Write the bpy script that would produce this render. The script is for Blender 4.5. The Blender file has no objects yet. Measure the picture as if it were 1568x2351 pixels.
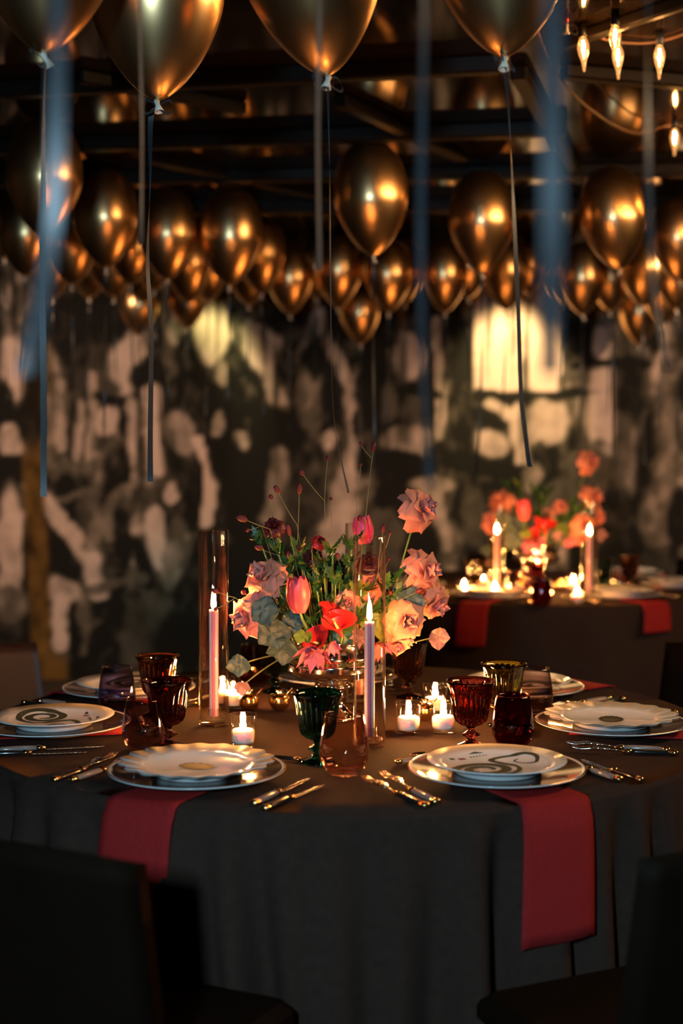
import bpy, math, random
import numpy as np
from mathutils import Vector, Matrix, noise
random.seed(7)
PI = math.pi
sc = bpy.context.scene
COL = sc.collection

# ---------------------------------------------------------------- camera
F = 3265.0
PITCH = math.radians(2.66)
CAMZ = 1.37
cam = bpy.data.cameras.new('camera'); co = bpy.data.objects.new('camera', cam); COL.objects.link(co)
co.location = (0, 0, CAMZ); co.rotation_euler = (PI/2 - PITCH, 0, 0)
cam.sensor_fit = 'VERTICAL'; cam.sensor_height = 36.0; cam.lens = 50.0
cam.dof.use_dof = True; cam.dof.focus_distance = 2.98; cam.dof.aperture_fstop = 2.0
cam.clip_start = 0.05
sc.camera = co
# ---------------------------------------------------------------- world, exposure
w = bpy.data.worlds.new('world'); sc.world = w; w.use_nodes = True
w.node_tree.nodes['Background'].inputs[0].default_value = (0.9, 0.65, 0.45, 1)
w.node_tree.nodes['Background'].inputs[1].default_value = 0.006
sc.view_settings.view_transform = 'Standard'; sc.view_settings.look = 'None'
sc.view_settings.exposure = 0.0; sc.view_settings.gamma = 1.0; sc.view_settings.use_curve_mapping = False
sc.cycles.use_denoising = True
sc.cycles.max_bounces = 14; sc.cycles.transparent_max_bounces = 24
sc.cycles.transmission_bounces = 10; sc.cycles.glossy_bounces = 5; sc.cycles.diffuse_bounces = 3
sc.cycles.caustics_reflective = False; sc.cycles.caustics_refractive = False
sc.cycles.sample_clamp_indirect = 6.0

def area(name, loc, target, sx, sy, power, color):
    l = bpy.data.lights.new(name, 'AREA'); l.shape = 'RECTANGLE'; l.size = sx; l.size_y = sy
    l.energy = power; l.color = color
    o = bpy.data.objects.new(name, l); COL.objects.link(o); o.location = loc
    d = Vector(target) - Vector(loc); o.rotation_euler = d.to_track_quat('-Z', 'Y').to_euler()
    return o
def spot(name, loc, target, power, color, ang, blend=0.6, rad=0.05):
    l = bpy.data.lights.new(name, 'SPOT'); l.energy = power; l.color = color
    l.spot_size = math.radians(ang); l.spot_blend = blend; l.shadow_soft_size = rad
    o = bpy.data.objects.new(name, l); COL.objects.link(o); o.location = loc
    d = Vector(target) - Vector(loc); o.rotation_euler = d.to_track_quat('-Z', 'Y').to_euler()
    return o
WALL_Y = 8.3; CEIL = 2.47
area('front_cool_light', (-0.42, -0.35, 1.62), (0.05, 3.2, 1.15), 0.14, 0.20, 62.0, (0.42, 0.74, 0.96))  # cool source close to the camera, kind unknown
area('string_light_glow', (2.75, 3.2, 2.36), (0.2, 5.0, 1.5), 2.4, 0.22, 48.0, (1.0, 0.62, 0.30))
spot('left_wall_fill', (-2.6, 5.6, 2.42), (-1.5, 8.3, 0.9), 210.0, (1.0, 0.66, 0.44), 78, .8, .06)  # fill added out of view to brighten the mural wall
spot('right_wall_fill', (2.8, 5.6, 2.42), (1.6, 8.3, 0.9), 210.0, (1.0, 0.66, 0.42), 78, .8, .06)  # matching added fill for the right half of the wall
spot('mural_spot', (0.98, 7.80, 2.42), (0.98, 8.3, 1.75), 110.0, (1.0, 0.74, 0.34), 58)
spot('mural_spot', (-0.78, 7.80, 2.42), (-0.78, 8.3, 1.80), 50.0, (1.0, 0.86, 0.42), 52)

# ---------------------------------------------------------------- helpers
ct, st = math.cos(PITCH), math.sin(PITCH)
def ray(px, py):
    u = (px-784.0)/F; v = (py-1175.5)/F
    return Vector((u, ct - v*st, -st - v*ct))
def at_depth(px, py, Y):
    d = ray(px, py); return Vector((0, 0, CAMZ)) + d*(Y/d.y)
def at_height(px, py, Z):
    d = ray(px, py); return Vector((0, 0, CAMZ)) + d*((Z-CAMZ)/d.z)
TT = 0.75
def on_table(px, py): return at_height(px, py, TT)

def lin(r, g, b):
    f = lambda c: c/12.92 if c <= .04045 else ((c+.055)/1.055)**2.4
    return (f(r/255), f(g/255), f(b/255), 1)

class MB:
    def __init__(s): s.v = []; s.f = []; s.m = []
    def add(s, vs, fs, mi=0):
        o = len(s.v); s.v += [tuple(v) for v in vs]
        s.f += [tuple(i+o for i in f) for f in fs]; s.m += [mi]*len(fs)
    def box(s, c, d, rot=None, mi=0, bev=0.0):
        x, y, z = d[0]/2, d[1]/2, d[2]/2
        if bev <= 0:
            vs = [Vector((sx*x, sy*y, sz*z)) for sx in (-1, 1) for sy in (-1, 1) for sz in (-1, 1)]
            fs = [(0,1,3,2),(4,6,7,5),(0,4,5,1),(2,3,7,6),(0,2,6,4),(1,5,7,3)]
        else:
            b = bev; vs = []; fs = []
            prof = [(x, y-b), (x-b, y), (-x+b, y), (-x, y-b), (-x, -y+b), (-x+b, -y), (x-b, -y), (x, -y+b)]
            for zz, k in ((-z, b), (-z+b, 0), (z-b, 0), (z, b)):
                for (a, c2) in prof:
                    vs.append(Vector((a-math.copysign(k, a), c2-math.copysign(k, c2), zz)))
            for j in range(3):
                for i in range(8):
                    fs.append((j*8+i, j*8+(i+1) % 8, (j+1)*8+(i+1) % 8, (j+1)*8+i))
            fs.append(tuple(range(7, -1, -1))); fs.append(tuple(range(24, 32)))
        M = rot if rot is not None else Matrix.Identity(3)
        s.add([M @ v + Vector(c) for v in vs], fs, mi)
    def lathe(s, prof, n=32, c=(0, 0, 0), mats=None, rfun=None, close=False):
        vs = []; fs = []; ms = []
        k = len(prof)
        for i in range(n):
            t = 2*PI*i/n
            for j, (r, z) in enumerate(prof):
                rr = rfun(r, z, t, j) if rfun else r
                vs.append((c[0]+rr*math.cos(t), c[1]+rr*math.sin(t), c[2]+z))
        o = len(s.v); s.v += vs
        for i in range(n):
            a = i*k; b = ((i+1) % n)*k
            for j in range(k-1):
                p0, p1 = prof[j], prof[j+1]
                mi = mats[j] if mats else 0
                if p0[0] < 1e-6: fs.append((a+j, b+j+1, a+j+1))
                elif p1[0] < 1e-6: fs.append((a+j, b+j, a+j+1))
                else: fs.append((a+j, b+j, b+j+1, a+j+1))
                ms.append(mi)
        s.f += [tuple(i+o for i in f) for f in fs]; s.m += ms
    def tube(s, pts, rad, n=8, mi=0, cap=True, flat=None):
        pts = [Vector(p) for p in pts]; k = len(pts)
        if not hasattr(rad, '__len__'): rad = [rad]*k
        o = len(s.v); up = Vector((0, 0, 1)); prev = None
        for i, p in enumerate(pts):
            t = (pts[min(i+1, k-1)]-pts[max(i-1, 0)])
            t = t.normalized() if t.length > 1e-9 else Vector((0, 0, 1))
            if prev is None:
                a = up if abs(t.z) < .9 else Vector((1, 0, 0)); x = t.cross(a).normalized()
            else:
                x = (prev - t*prev.dot(t)); x = x.normalized() if x.length > 1e-6 else t.orthogonal().normalized()
            prev = x; y = t.cross(x)
            for j in range(n):
                a = 2*PI*j/n; fl = 1.0 if flat is None else flat
                s.v.append(tuple(p + x*math.cos(a)*rad[i] + y*math.sin(a)*rad[i]*fl))
        for i in range(k-1):
            for j in range(n):
                s.f.append((o+i*n+j, o+i*n+(j+1) % n, o+(i+1)*n+(j+1) % n, o+(i+1)*n+j)); s.m.append(mi)
        if cap:
            s.f.append(tuple(o+j for j in range(n-1, -1, -1))); s.m.append(mi)
            s.f.append(tuple(o+(k-1)*n+j for j in range(n))); s.m.append(mi)
    def ribbon(s, pts, side, wid, mi=0):
        pts = [Vector(p) for p in pts]; o = len(s.v); k = len(pts)
        for i, p in enumerate(pts):
            sd = side(i/(k-1)) if callable(side) else Vector(side)
            ww = wid(i/(k-1)) if callable(wid) else wid
            s.v.append(tuple(p - sd*ww/2)); s.v.append(tuple(p + sd*ww/2))
        for i in range(k-1):
            s.f.append((o+2*i, o+2*i+1, o+2*i+3, o+2*i+2)); s.m.append(mi)
    def grid(s, fn, nu, nv, mi=0):
        o = len(s.v)
        for i in range(nu+1):
            for j in range(nv+1):
                s.v.append(tuple(fn(i/nu, j/nv)))
        for i in range(nu):
            for j in range(nv):
                a = o+i*(nv+1)+j; s.f.append((a, a+nv+1, a+nv+2, a+1)); s.m.append(mi)
    def mesh(s, name, mats, smooth=True, solid=0):
        me = bpy.data.meshes.new(name); me.from_pydata([tuple(v) for v in s.v], [], s.f)
        for m in (mats if isinstance(mats, (list, tuple)) else [mats]): me.materials.append(m)
        me.polygons.foreach_set('material_index', s.m)
        if smooth:
            me.polygons.foreach_set('use_smooth', [True]*len(s.f))
        me.update()
        return me

def obj(name, me, parent=None, loc=(0, 0, 0), rot=(0, 0, 0), sc_=1.0, label=None, mods=None):
    o = bpy.data.objects.new(name, me); COL.objects.link(o)
    o.location = loc
    if isinstance(rot, Matrix): o.rotation_euler = rot.to_euler()
    else: o.rotation_euler = rot
    o.scale = (sc_,)*3 if not hasattr(sc_, '__len__') else sc_
    if parent is not None: o.parent = parent
    if label: o['label'] = label
    if mods:
        for k, v in mods:
            m = o.modifiers.new(k, k)
            for a, b in v.items(): setattr(m, a, b)
    return o
def tag(o, label, cat, group=None, kind=None):
    o['label'] = label; o['category'] = cat
    if group: o['group'] = group
    if kind: o['kind'] = kind
    return o
def thing(name, label, cat, loc=(0, 0, 0), rot=(0, 0, 0), group=None, scale=1.0):
    o = bpy.data.objects.new(name, None); COL.objects.link(o); o.location = loc
    o.rotation_euler = rot.to_euler() if isinstance(rot, Matrix) else rot
    o.scale = (scale,)*3; o.empty_display_size = .05
    return tag(o, label, cat, group)
def struct(name, me, **k):
    o = obj(name, me, **k); o['kind'] = 'structure'; return o
CACHE = {}
def cached(key, fn):
    if key not in CACHE: CACHE[key] = fn()
    return CACHE[key]

# ---------------------------------------------------------------- materials
def new_mat(name):
    m = bpy.data.materials.new(name); m.use_nodes = True
    return m, m.node_tree, m.node_tree.nodes['Principled BSDF']
def pm(name, col, rough=.5, metal=0, noise_s=0, noise_a=0.0, bump=0, bump_s=200, spec=.5, trans=0, ior=1.45, sss=0, sheen=0, coat=0):
    m, nt, b = new_mat(name); col = tuple(col)+(1,) if len(col) == 3 else col
    b.inputs['Base Color'].default_value = col; b.inputs['Roughness'].default_value = rough
    b.inputs['Metallic'].default_value = metal; b.inputs['Specular IOR Level'].default_value = spec
    b.inputs['Transmission Weight'].default_value = trans; b.inputs['IOR'].default_value = ior
    b.inputs['Subsurface Weight'].default_value = sss; b.inputs['Sheen Weight'].default_value = sheen
    b.inputs['Coat Weight'].default_value = coat
    if sss: b.inputs['Subsurface Radius'].default_value = (.01, .006, .004); b.inputs['Subsurface Scale'].default_value = 1
    L = nt.links
    if noise_s or bump:
        tc = nt.nodes.new('ShaderNodeTexCoord')
    if noise_s:
        n = nt.nodes.new('ShaderNodeTexNoise'); n.inputs['Scale'].default_value = noise_s; n.inputs['Detail'].default_value = 4
        L.new(tc.outputs['Object'], n.inputs['Vector'])
        mx = nt.nodes.new('ShaderNodeMix'); mx.data_type = 'RGBA'
        mx.inputs[6].default_value = tuple(c*(1-noise_a) for c in col[:3])+(1,)
        mx.inputs[7].default_value = tuple(min(1, c*(1+noise_a)) for c in col[:3])+(1,)
        L.new(n.outputs['Fac'], mx.inputs[0]); L.new(mx.outputs[2], b.inputs['Base Color'])
    if bump:
        n = nt.nodes.new('ShaderNodeTexNoise'); n.inputs['Scale'].default_value = bump_s; n.inputs['Detail'].default_value = 3
        L.new(tc.outputs['Object'], n.inputs['Vector'])
        bp = nt.nodes.new('ShaderNodeBump'); bp.inputs['Strength'].default_value = bump; bp.inputs['Distance'].default_value = .002
        L.new(n.outputs['Fac'], bp.inputs['Height']); L.new(bp.outputs[0], b.inputs['Normal'])
    return m
def emit(name, col, strength):
    m = bpy.data.materials.new(name); m.use_nodes = True; nt = m.node_tree; nt.nodes.clear()
    e = nt.nodes.new('ShaderNodeEmission'); e.inputs[0].default_value = tuple(col)+(1,); e.inputs[1].default_value = strength
    o = nt.nodes.new('ShaderNodeOutputMaterial'); nt.links.new(e.outputs[0], o.inputs[0]); return m
def thin_glass(name, tint=(1, 1, 1), rough=.02, refl=(1, 1, 1), ior=1.5, edge=None):
    # single-walled glass: tinted see-through mixed with a mirror by Fresnel
    m = bpy.data.materials.new(name); m.use_nodes = True; nt = m.node_tree; nt.nodes.clear(); L = nt.links
    t = nt.nodes.new('ShaderNodeBsdfTransparent'); g = nt.nodes.new('ShaderNodeBsdfGlossy')
    g.inputs['Roughness'].default_value = rough; g.inputs[0].default_value = tuple(refl)+(1,)
    t.inputs[0].default_value = tuple(tint)+(1,)
    if edge:
        lw = nt.nodes.new('ShaderNodeLayerWeight'); lw.inputs[0].default_value = .35
        mx = nt.nodes.new('ShaderNodeMix'); mx.data_type = 'RGBA'
        mx.inputs[6].default_value = tuple(tint)+(1,); mx.inputs[7].default_value = tuple(edge)+(1,)
        L.new(lw.outputs['Facing'], mx.inputs[0]); L.new(mx.outputs[2], t.inputs[0])
    lf = nt.nodes.new('ShaderNodeLayerWeight'); lf.inputs[0].default_value = .5
    pw = nt.nodes.new('ShaderNodeMath'); pw.operation = 'POWER'; pw.inputs[1].default_value = 2.6; L.new(lf.outputs['Facing'], pw.inputs[0])
    fr = nt.nodes.new('ShaderNodeMath'); fr.operation = 'MULTIPLY_ADD'; fr.inputs[1].default_value = .75; fr.inputs[2].default_value = .035; L.new(pw.outputs[0], fr.inputs[0])
    mix = nt.nodes.new('ShaderNodeMixShader'); o = nt.nodes.new('ShaderNodeOutputMaterial')
    L.new(fr.outputs[0], mix.inputs[0]); L.new(t.outputs[0], mix.inputs[1]); L.new(g.outputs[0], mix.inputs[2])
    L.new(mix.outputs[0], o.inputs[0]); return m
def glass(name, col, rough=0.0, ior=1.48):
    return pm(name, col, rough=rough, trans=1.0, ior=ior)

M = {}
M['cloth'] = pm('dark_tablecloth_linen', (.040, .0225, .0165), .95, noise_s=60, noise_a=.25, bump=.25, bump_s=900, spec=.06)
M['napkin'] = pm('crimson_napkin', (.30, .014, .013), .85, noise_s=120, noise_a=.2, bump=.2, bump_s=900, spec=.2)
M['leather'] = pm('dark_brown_leather', (.008, .004, .002), .6, noise_s=8, noise_a=.3, bump=.2, bump_s=300, spec=.05)
M['leather_red'] = pm('reddish_brown_leather', (.035, .014, .010), .5, noise_s=8, noise_a=.3, bump=.2, bump_s=300)
M['leg'] = pm('black_metal_leg', (.02, .02, .02), .35, metal=.6)
M['gold_balloon'] = pm('chrome_gold_latex', (.88, .53, .24), .29, metal=1.0, noise_s=3, noise_a=.06)
M['red_stand_in'] = pm('dark_red_stand_in', (.5, .03, .015), .2, metal=.7)  # for the added balloon shape near the bulbs
M['knot'] = pm('pale_latex_knot', (.75, .62, .48), .4)
M['ribbon'] = pm('black_satin_ribbon', (.024, .024, .026), .42, noise_s=40, noise_a=.4, spec=.4, sheen=.1)
M['ribbon_amber_lit'] = pm('amber_lit_satin_ribbon', (.16, .08, .05), .5, noise_s=40, noise_a=.4)  # black ribbon with warm amber light put into its colour
M['porcelain'] = pm('white_porcelain', (.80, .78, .75), .12, coat=.3)
M['amber_glaze'] = pm('dark_bronze_glaze', (.075, .040, .026), .10, spec=.9, noise_s=20, noise_a=.3)
M['gold'] = pm('polished_gold', (.95, .62, .26), .16, metal=1.0)
M['steel'] = pm('polished_steel', (.78, .72, .66), .14, metal=1.0)
M['silver'] = pm('polished_silver', (.90, .86, .82), .09, metal=1.0)
M['black_handle'] = pm('black_resin', (.015, .013, .012), .18, coat=.5)
M['clear_handle'] = pm('smoky_clear_resin', (.62, .48, .40), .12, trans=.6)
M['print_green'] = pm('olive_print', (.050, .055, .028), .55, noise_s=90, noise_a=.6)
M['print_red'] = pm('red_print', (.30, .02, .02), .3)
M['print_black'] = pm('black_print', (.025, .022, .015), .6)
M['clear'] = thin_glass('clear_glass', (.99, .985, .98), ior=1.45, edge=(.95, .91, .84))
M['wax'] = pm('white_wax', (.92, .86, .80), .45, sss=.4)
M['taper_pale'] = pm('pale_pink_wax', (.80, .62, .66), .4, sss=.1)
M['taper_pink'] = pm('rose_pink_wax', (.62, .16, .24), .4, sss=.1)
M['wick'] = pm('black_wick', (.02, .02, .02), .8)
M['flame'] = emit('candle_flame', (1.0, .40, .10), 1700.0)
M['filament'] = emit('glowing_filament', (1.0, .46, .13), 500.0)
M['bulb'] = thin_glass('bulb_glass', (1.0, .93, .78), ior=1.5, edge=(.9, .6, .3))
def glow_glass(m):
    nt = m.node_tree; L = nt.links; out = [n for n in nt.nodes if n.type == 'OUTPUT_MATERIAL'][0]; src = out.inputs[0].links[0].from_socket
    e = nt.nodes.new('ShaderNodeEmission'); e.inputs[0].default_value = (1.0, .42, .12, 1); e.inputs[1].default_value = .55
    a = nt.nodes.new('ShaderNodeAddShader'); L.new(src, a.inputs[0]); L.new(e.outputs[0], a.inputs[1]); L.new(a.outputs[0], out.inputs[0])
glow_glass(M['bulb'])
M['stem'] = pm('green_stem', (.16, .26, .06), .5)
M['stem_thin'] = pm('olive_thin_stem', (.22, .22, .08), .5)
M['leaf'] = pm('deep_green_leaf', (.035, .10, .02), .45, noise_s=40, noise_a=.5)
M['lime'] = pm('lime_green_leaf', (.16, .22, .025), .45, noise_s=40, noise_a=.3)
M['greyleaf'] = pm('grey_green_leaf', (.045, .075, .062), .5, noise_s=50, noise_a=.4)
M['mauveleaf'] = pm('dusty_mauve_leaf', (.22, .11, .11), .5, noise_s=50, noise_a=.4)
M['peach'] = pm('peach_rose_petal', (.80, .27, .16), .55, noise_s=60, noise_a=.2, sss=.15)
M['pinkpeach'] = pm('pink_rose_petal', (.74, .26, .21), .55, noise_s=60, noise_a=.25, sss=.15)
M['tulip'] = pm('coral_tulip_petal', (.74, .07, .09), .4, noise_s=60, noise_a=.3, sss=.15)
M['magenta'] = pm('magenta_tulip_petal', (.70, .05, .16), .4, noise_s=60, noise_a=.4, sss=.15)
M['calla'] = pm('red_calla', (.62, .022, .02), .35, noise_s=50, noise_a=.2, sss=.1)
M['yellow'] = pm('yellow_spadix', (.85, .5, .12), .5)
M['burgundy'] = pm('burgundy_petal', (.10, .012, .012), .4, noise_s=90, noise_a=.5)
M['burnet'] = pm('burgundy_burnet', (.12, .012, .016), .6, noise_s=500, noise_a=.6)
M['pinkstar'] = pm('dusky_pink_petal', (.50, .12, .17), .5, noise_s=60, noise_a=.3)
M['gob_green'] = glass('teal_glass', (.01, .15, .15)); M['gob_amethyst'] = glass('amethyst_glass', (.40, .09, .09))
M['gob_olive'] = glass('olive_glass', (.36, .28, .03)); M['gob_plum'] = glass('plum_glass', (.26, .06, .07))
M['gob_brown'] = glass('brown_glass', (.32, .10, .035)); M['gob_dgreen'] = glass('dark_green_glass', (.02, .10, .04))
def tum(n, tint, edge):
    tint = tuple(c**.45 for c in tint); edge = tuple(c**.5 for c in edge)
    return thin_glass(n, tint, refl=(1, .95, .95), ior=1.5, edge=edge)
M['tum_pink'] = tum('pink_glass', (.96, .78, .70), (.80, .38, .28)); M['tum_ruby'] = tum('ruby_glass', (.30, .05, .08), (.12, .01, .02))
M['tum_plum'] = tum('smoky_plum_glass', (.64, .52, .58), (.35, .22, .28)); M['tum_blue'] = tum('blue_violet_glass', (.42, .38, .58), (.15, .13, .26))
M['tum_mauve'] = tum('clear_mauve_glass', (.66, .56, .60), (.35, .25, .25)); M['tum_brown'] = tum('brown_tumbler_glass', (.50, .25, .15), (.2, .08, .05))
M['tum_clear'] = tum('plain_glass', (.85, .82, .78), (.5, .45, .4))
M['floor'] = pm('dark_floor', (.03, .024, .02), .5, noise_s=3, noise_a=.4)
M['sidewall'] = pm('dark_side_wall', (.045, .035, .028), .7, noise_s=2, noise_a=.5)
M['beam'] = pm('black_beam', (.006, .004, .003), .45, noise_s=10, noise_a=.4, spec=.12)
M['cord'] = pm('brown_cord', (.10, .05, .03), .5)

def ceiling_mat():
    m, nt, b = new_mat('black_lacquer_ceiling'); L = nt.links
    tc = nt.nodes.new('ShaderNodeTexCoord')
    n = nt.nodes.new('ShaderNodeTexNoise'); n.inputs['Scale'].default_value = 1.6; n.inputs['Detail'].default_value = 5
    L.new(tc.outputs['Object'], n.inputs['Vector'])
    r = nt.nodes.new('ShaderNodeValToRGB'); r.color_ramp.elements[0].position = .38; r.color_ramp.elements[1].position = .68
    r.color_ramp.elements[0].color = (.006, .004, .003, 1); r.color_ramp.elements[1].color = (.022, .012, .006, 1)
    L.new(n.outputs['Fac'], r.inputs[0]); L.new(r.outputs[0], b.inputs['Base Color'])
    mr = nt.nodes.new('ShaderNodeMapRange'); mr.inputs[3].default_value = .03; mr.inputs[4].default_value = .12
    L.new(n.outputs['Fac'], mr.inputs[0]); L.new(mr.outputs[0], b.inputs['Roughness'])
    b.inputs['IOR'].default_value = 1.22
    return m
M['ceiling'] = ceiling_mat()

# ---------------------------------------------------------------- room shell
def quad(name, a, b, c, d, mat):
    mb = MB(); mb.add([a, b, c, d], [(0, 1, 2, 3)]); return mb.mesh(name, mat, smooth=False)
X0, X1, Y0 = -4.6, 4.6, -3.0
def slab(name, lo, hi, mat):
    mb = MB(); c = [(a+b)/2 for a, b in zip(lo, hi)]; mb.box(c, [b-a for a, b in zip(lo, hi)]); return mb.mesh(name, mat, smooth=False)
struct('floor', slab('floor', (X0, Y0, -.1), (X1, WALL_Y, 0), M['floor']))
struct('ceiling', slab('ceiling', (X0, Y0, CEIL), (X1, WALL_Y, CEIL+.1), M['ceiling']))
struct('wall_left', slab('wall_left', (X0-.1, Y0, 0), (X0, WALL_Y, CEIL), M['sidewall']))
struct('wall_right', slab('wall_right', (X1, Y0, 0), (X1+.1, WALL_Y, CEIL), M['sidewall']))
struct('wall_front', slab('wall_front', (X0, Y0-.1, 0), (X1, Y0, CEIL), M['sidewall']))

# back wall with its painted mural: the paint is a colour attribute on a fine grid (abstract brush work in beige and black)
mural_marks = [
 # kind, data, tone   (pixel frame of the photograph; E = ellipse cx cy rx ry deg ; S = stroke points, half width)
 ('E', (30, 560, 60, 40, 0), .5), ('E', (20, 850, 50, 90, 10), .95), ('E', (8, 940, 26, 65, 0), .0), ('E', (25, 1010, 30, 50, 0), .85),
 ('E', (25, 1080, 60, 34, 0), .0), ('E', (22, 1270, 32, 170, 0), .85), ('E', (20, 1440, 34, 60, 0), .25), ('E', (20, 1380, 40, 40, 0), .5),
 ('E', (80, 930, 40, 110, 0), .12), ('E', (100, 1240, 34, 90, 20), .02), ('E', (130, 1290, 26, 36, 0), .0),
 ('E', (160, 760, 60, 90, 0), .10), ('E', (210, 860, 60, 90, 0), .35), ('S', ((110, 830), (115, 1080)), 14, .55), ('S', ((140, 880), (143, 1040)), 10, .7),
 ('S', ((180, 930), (178, 1060)), 10, .75), ('S', ((213, 860), (212, 1050)), 11, .7), ('S', ((195, 900), (196, 1060)), 4, .05), ('S', ((160, 920), (160, 1070)), 4, .05),
 ('E', (250, 720, 60, 70, 0), .08), ('E', (300, 830, 55, 60, 30), .85), ('E', (330, 770, 30, 30, 0), .7), ('E', (345, 860, 42, 38, 0), .05),
 ('S', ((225, 905), (300, 920)), 12, .03), ('S', ((270, 930), (290, 1000)), 10, .1), ('E', (245, 960, 26, 40, 0), .85), ('S', ((300, 920), (305, 1100)), 14, .75),
 ('S', ((350, 900), (360, 1080)), 22, .9), ('S', ((330, 1010), (300, 1180)), 12, .3), ('E', (270, 1090, 20, 80, 10), .1),
 ('E', (280, 1240, 26, 80, 0), .1), ('E', (325, 1290, 22, 60, -10), .05), ('E', (250, 1210, 18, 40, 0), .6),
 ('S', ((75, 1120), (150, 1200), (210, 1290), (225, 1350)), 22, .85), ('S', ((210, 1260), (260, 1140), (300, 1100)), 16, .55), ('E', (150, 1130, 30, 26, 30), .05), ('E', (165, 1160, 14, 34, 0), .08),
 ('S', ((130, 1140), (210, 1130)), 8, .55), ('E', (172, 1310, 14, 18, 0), .03), ('E', (140, 1350, 52, 26, 0), .8), ('S', ((140, 1370), (135, 1470)), 22, .88), ('E', (95, 1450, 22, 60, 10), .03),
 ('S', ((190, 1370), (200, 1500)), 14, .55), ('S', ((200, 1350), (330, 1330)), 10, .5), ('E', (250, 1400, 40, 30, 30), .1), ('E', (230, 1470, 30, 40, 0), .08), ('E', (170, 1450, 15, 50, 0), .05),
 ('E', (330, 1440, 60, 70, 20), .3), ('E', (360, 1400, 20, 60, 0), .38), ('E', (450, 1340, 60, 60, 0), .18), ('E', (440, 1470, 90, 70, 0), .04), ('E', (210, 1530, 60, 40, 0), .08),
 ('S', ((355, 1180), (372, 1290)), 24, .85), ('E', (410, 1250, 22, 70, 0), .45), ('E', (395, 1300, 20, 60, 10), .6), ('E', (395, 1130, 20, 26, 0), .9),
 ('E', (405, 740, 24, 55, 0), .75), ('E', (440, 960, 36, 70, 0), .2), ('E', (415, 1000, 36, 60, -15), .75), ('S', ((460, 1010), (485, 1080), (480, 1200)), 18, .98), ('E', (430, 1100, 26, 40, 20), .2),
 ('E', (485, 760, 42, 90, 0), 1.0), ('E', (500, 970, 17, 30, 0), .75), ('E', (556, 1010, 20, 26, 0), .85), ('E', (510, 860, 18, 30, 0), .7),
 ('E', (600, 800, 42, 60, -15), .95), ('S', ((585, 760), (635, 930)), 26, .75), ('E', (600, 700, 30, 26, 0), .5), ('E', (630, 1000, 60, 70, 0), .02), ('E', (520, 1060, 40, 60, 0), .05),
 ('S', ((690, 820), (715, 730), (725, 680)), 12, .6), ('S', ((735, 720), (755, 800)), 12, .95), ('E', (725, 830, 32, 46, 0), .03), ('S', ((760, 800), (800, 880), (805, 1000), (790, 1130)), 16, .75),
 ('S', ((805, 880), (830, 860), (850, 1000)), 10, .6), ('E', (700, 900, 26, 70, 0), .62), ('E', (770, 930, 20, 50, 10), .02), ('E', (720, 960, 34, 26, 0), .5), ('E', (750, 1010, 14, 18, 0), .8),
 ('S', ((640, 1040), (630, 1160), (620, 1200)), 24, .65), ('E', (680, 1060, 24, 50, 0), .2), ('E', (700, 1150, 60, 70, 0), .25), ('E', (790, 1160, 34, 80, 0), .75), ('E', (835, 1060, 18, 40, 0), .02), ('E', (815, 980, 10, 40, 0), .03),
 ('E', (860, 800, 30, 60, 0), .05), ('E', (800, 800, 20, 26, 0), .35), ('E', (850, 900, 30, 90, 0), .06), ('E', (940, 820, 36, 72, 0), .9), ('S', ((1000, 740), (1010, 900), (1000, 1000)), 16, .7), ('E', (960, 905, 60, 14, 0), .03),
 ('E', (890, 930, 20, 60, 0), .45), ('E', (940, 960, 22, 40, 0), .45), ('E', (935, 1015, 60, 30, 0), .72), ('E', (940, 1070, 70, 26, 0), .0), ('E', (990, 1110, 60, 26, 0), .65), ('E', (940, 1150, 40, 40, 0), .2),
 ('S', ((1010, 1120), (1020, 1260)), 18, .7), ('E', (970, 1240, 40, 50, 0), .1), ('E', (880, 1230, 50, 60, 0), .45), ('E', (1060, 830, 14, 90, 0), .06), ('E', (1070, 700, 14, 50, 0), .5),
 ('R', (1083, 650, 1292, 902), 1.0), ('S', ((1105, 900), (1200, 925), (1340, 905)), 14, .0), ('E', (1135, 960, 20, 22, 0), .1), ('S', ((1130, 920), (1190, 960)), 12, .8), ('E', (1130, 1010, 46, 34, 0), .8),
 ('S', ((1190, 940), (1200, 1060)), 20, .85), ('S', ((1050, 1060), (1120, 1070), (1200, 1080)), 22, .0), ('E', (1250, 970, 60, 60, 0), .8), ('E', (1380, 960, 44, 60, 0), .9), ('E', (1245, 1060, 20, 50, 0), .2), ('E', (1350, 1080, 60, 40, 0), .4),
 ('E', (1220, 1100, 26, 40, 0), .65), ('E', (1300, 1160, 60, 60, 0), .45), ('E', (1380, 790, 24, 40, 0), .95), ('R', (1335, 850, 1390, 900), .85), ('E', (1330, 770, 30, 46, 0), .12), ('E', (1370, 838, 60, 10, 0), .05),
 ('E', (1440, 800, 34, 30, 0), .5), ('E', (1440, 840, 50, 14, 0), .02), ('E', (1440, 900, 22, 50, 0), .15), ('E', (1440, 1050, 30, 110, 0), .6), ('S', ((1530, 880), (1535, 1150)), 22, .6), ('E', (1490, 1010, 14, 90, 0), .08),
 ('E', (1500, 760, 26, 60, 0), .05), ('E', (1420, 1180, 40, 90, 0), .2), ('E', (1500, 1200, 40, 70, 0), .55), ('E', (1555, 1180, 26, 70, 0), .05), ('E', (1440, 1270, 50, 60, 0), .15), ('E', (1510, 1300, 50, 50, 0), .25), ('E', (1180, 1190, 60, 50, 0), .35), ('E', (1090, 1190, 30, 70, 0), .4),
]
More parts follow.
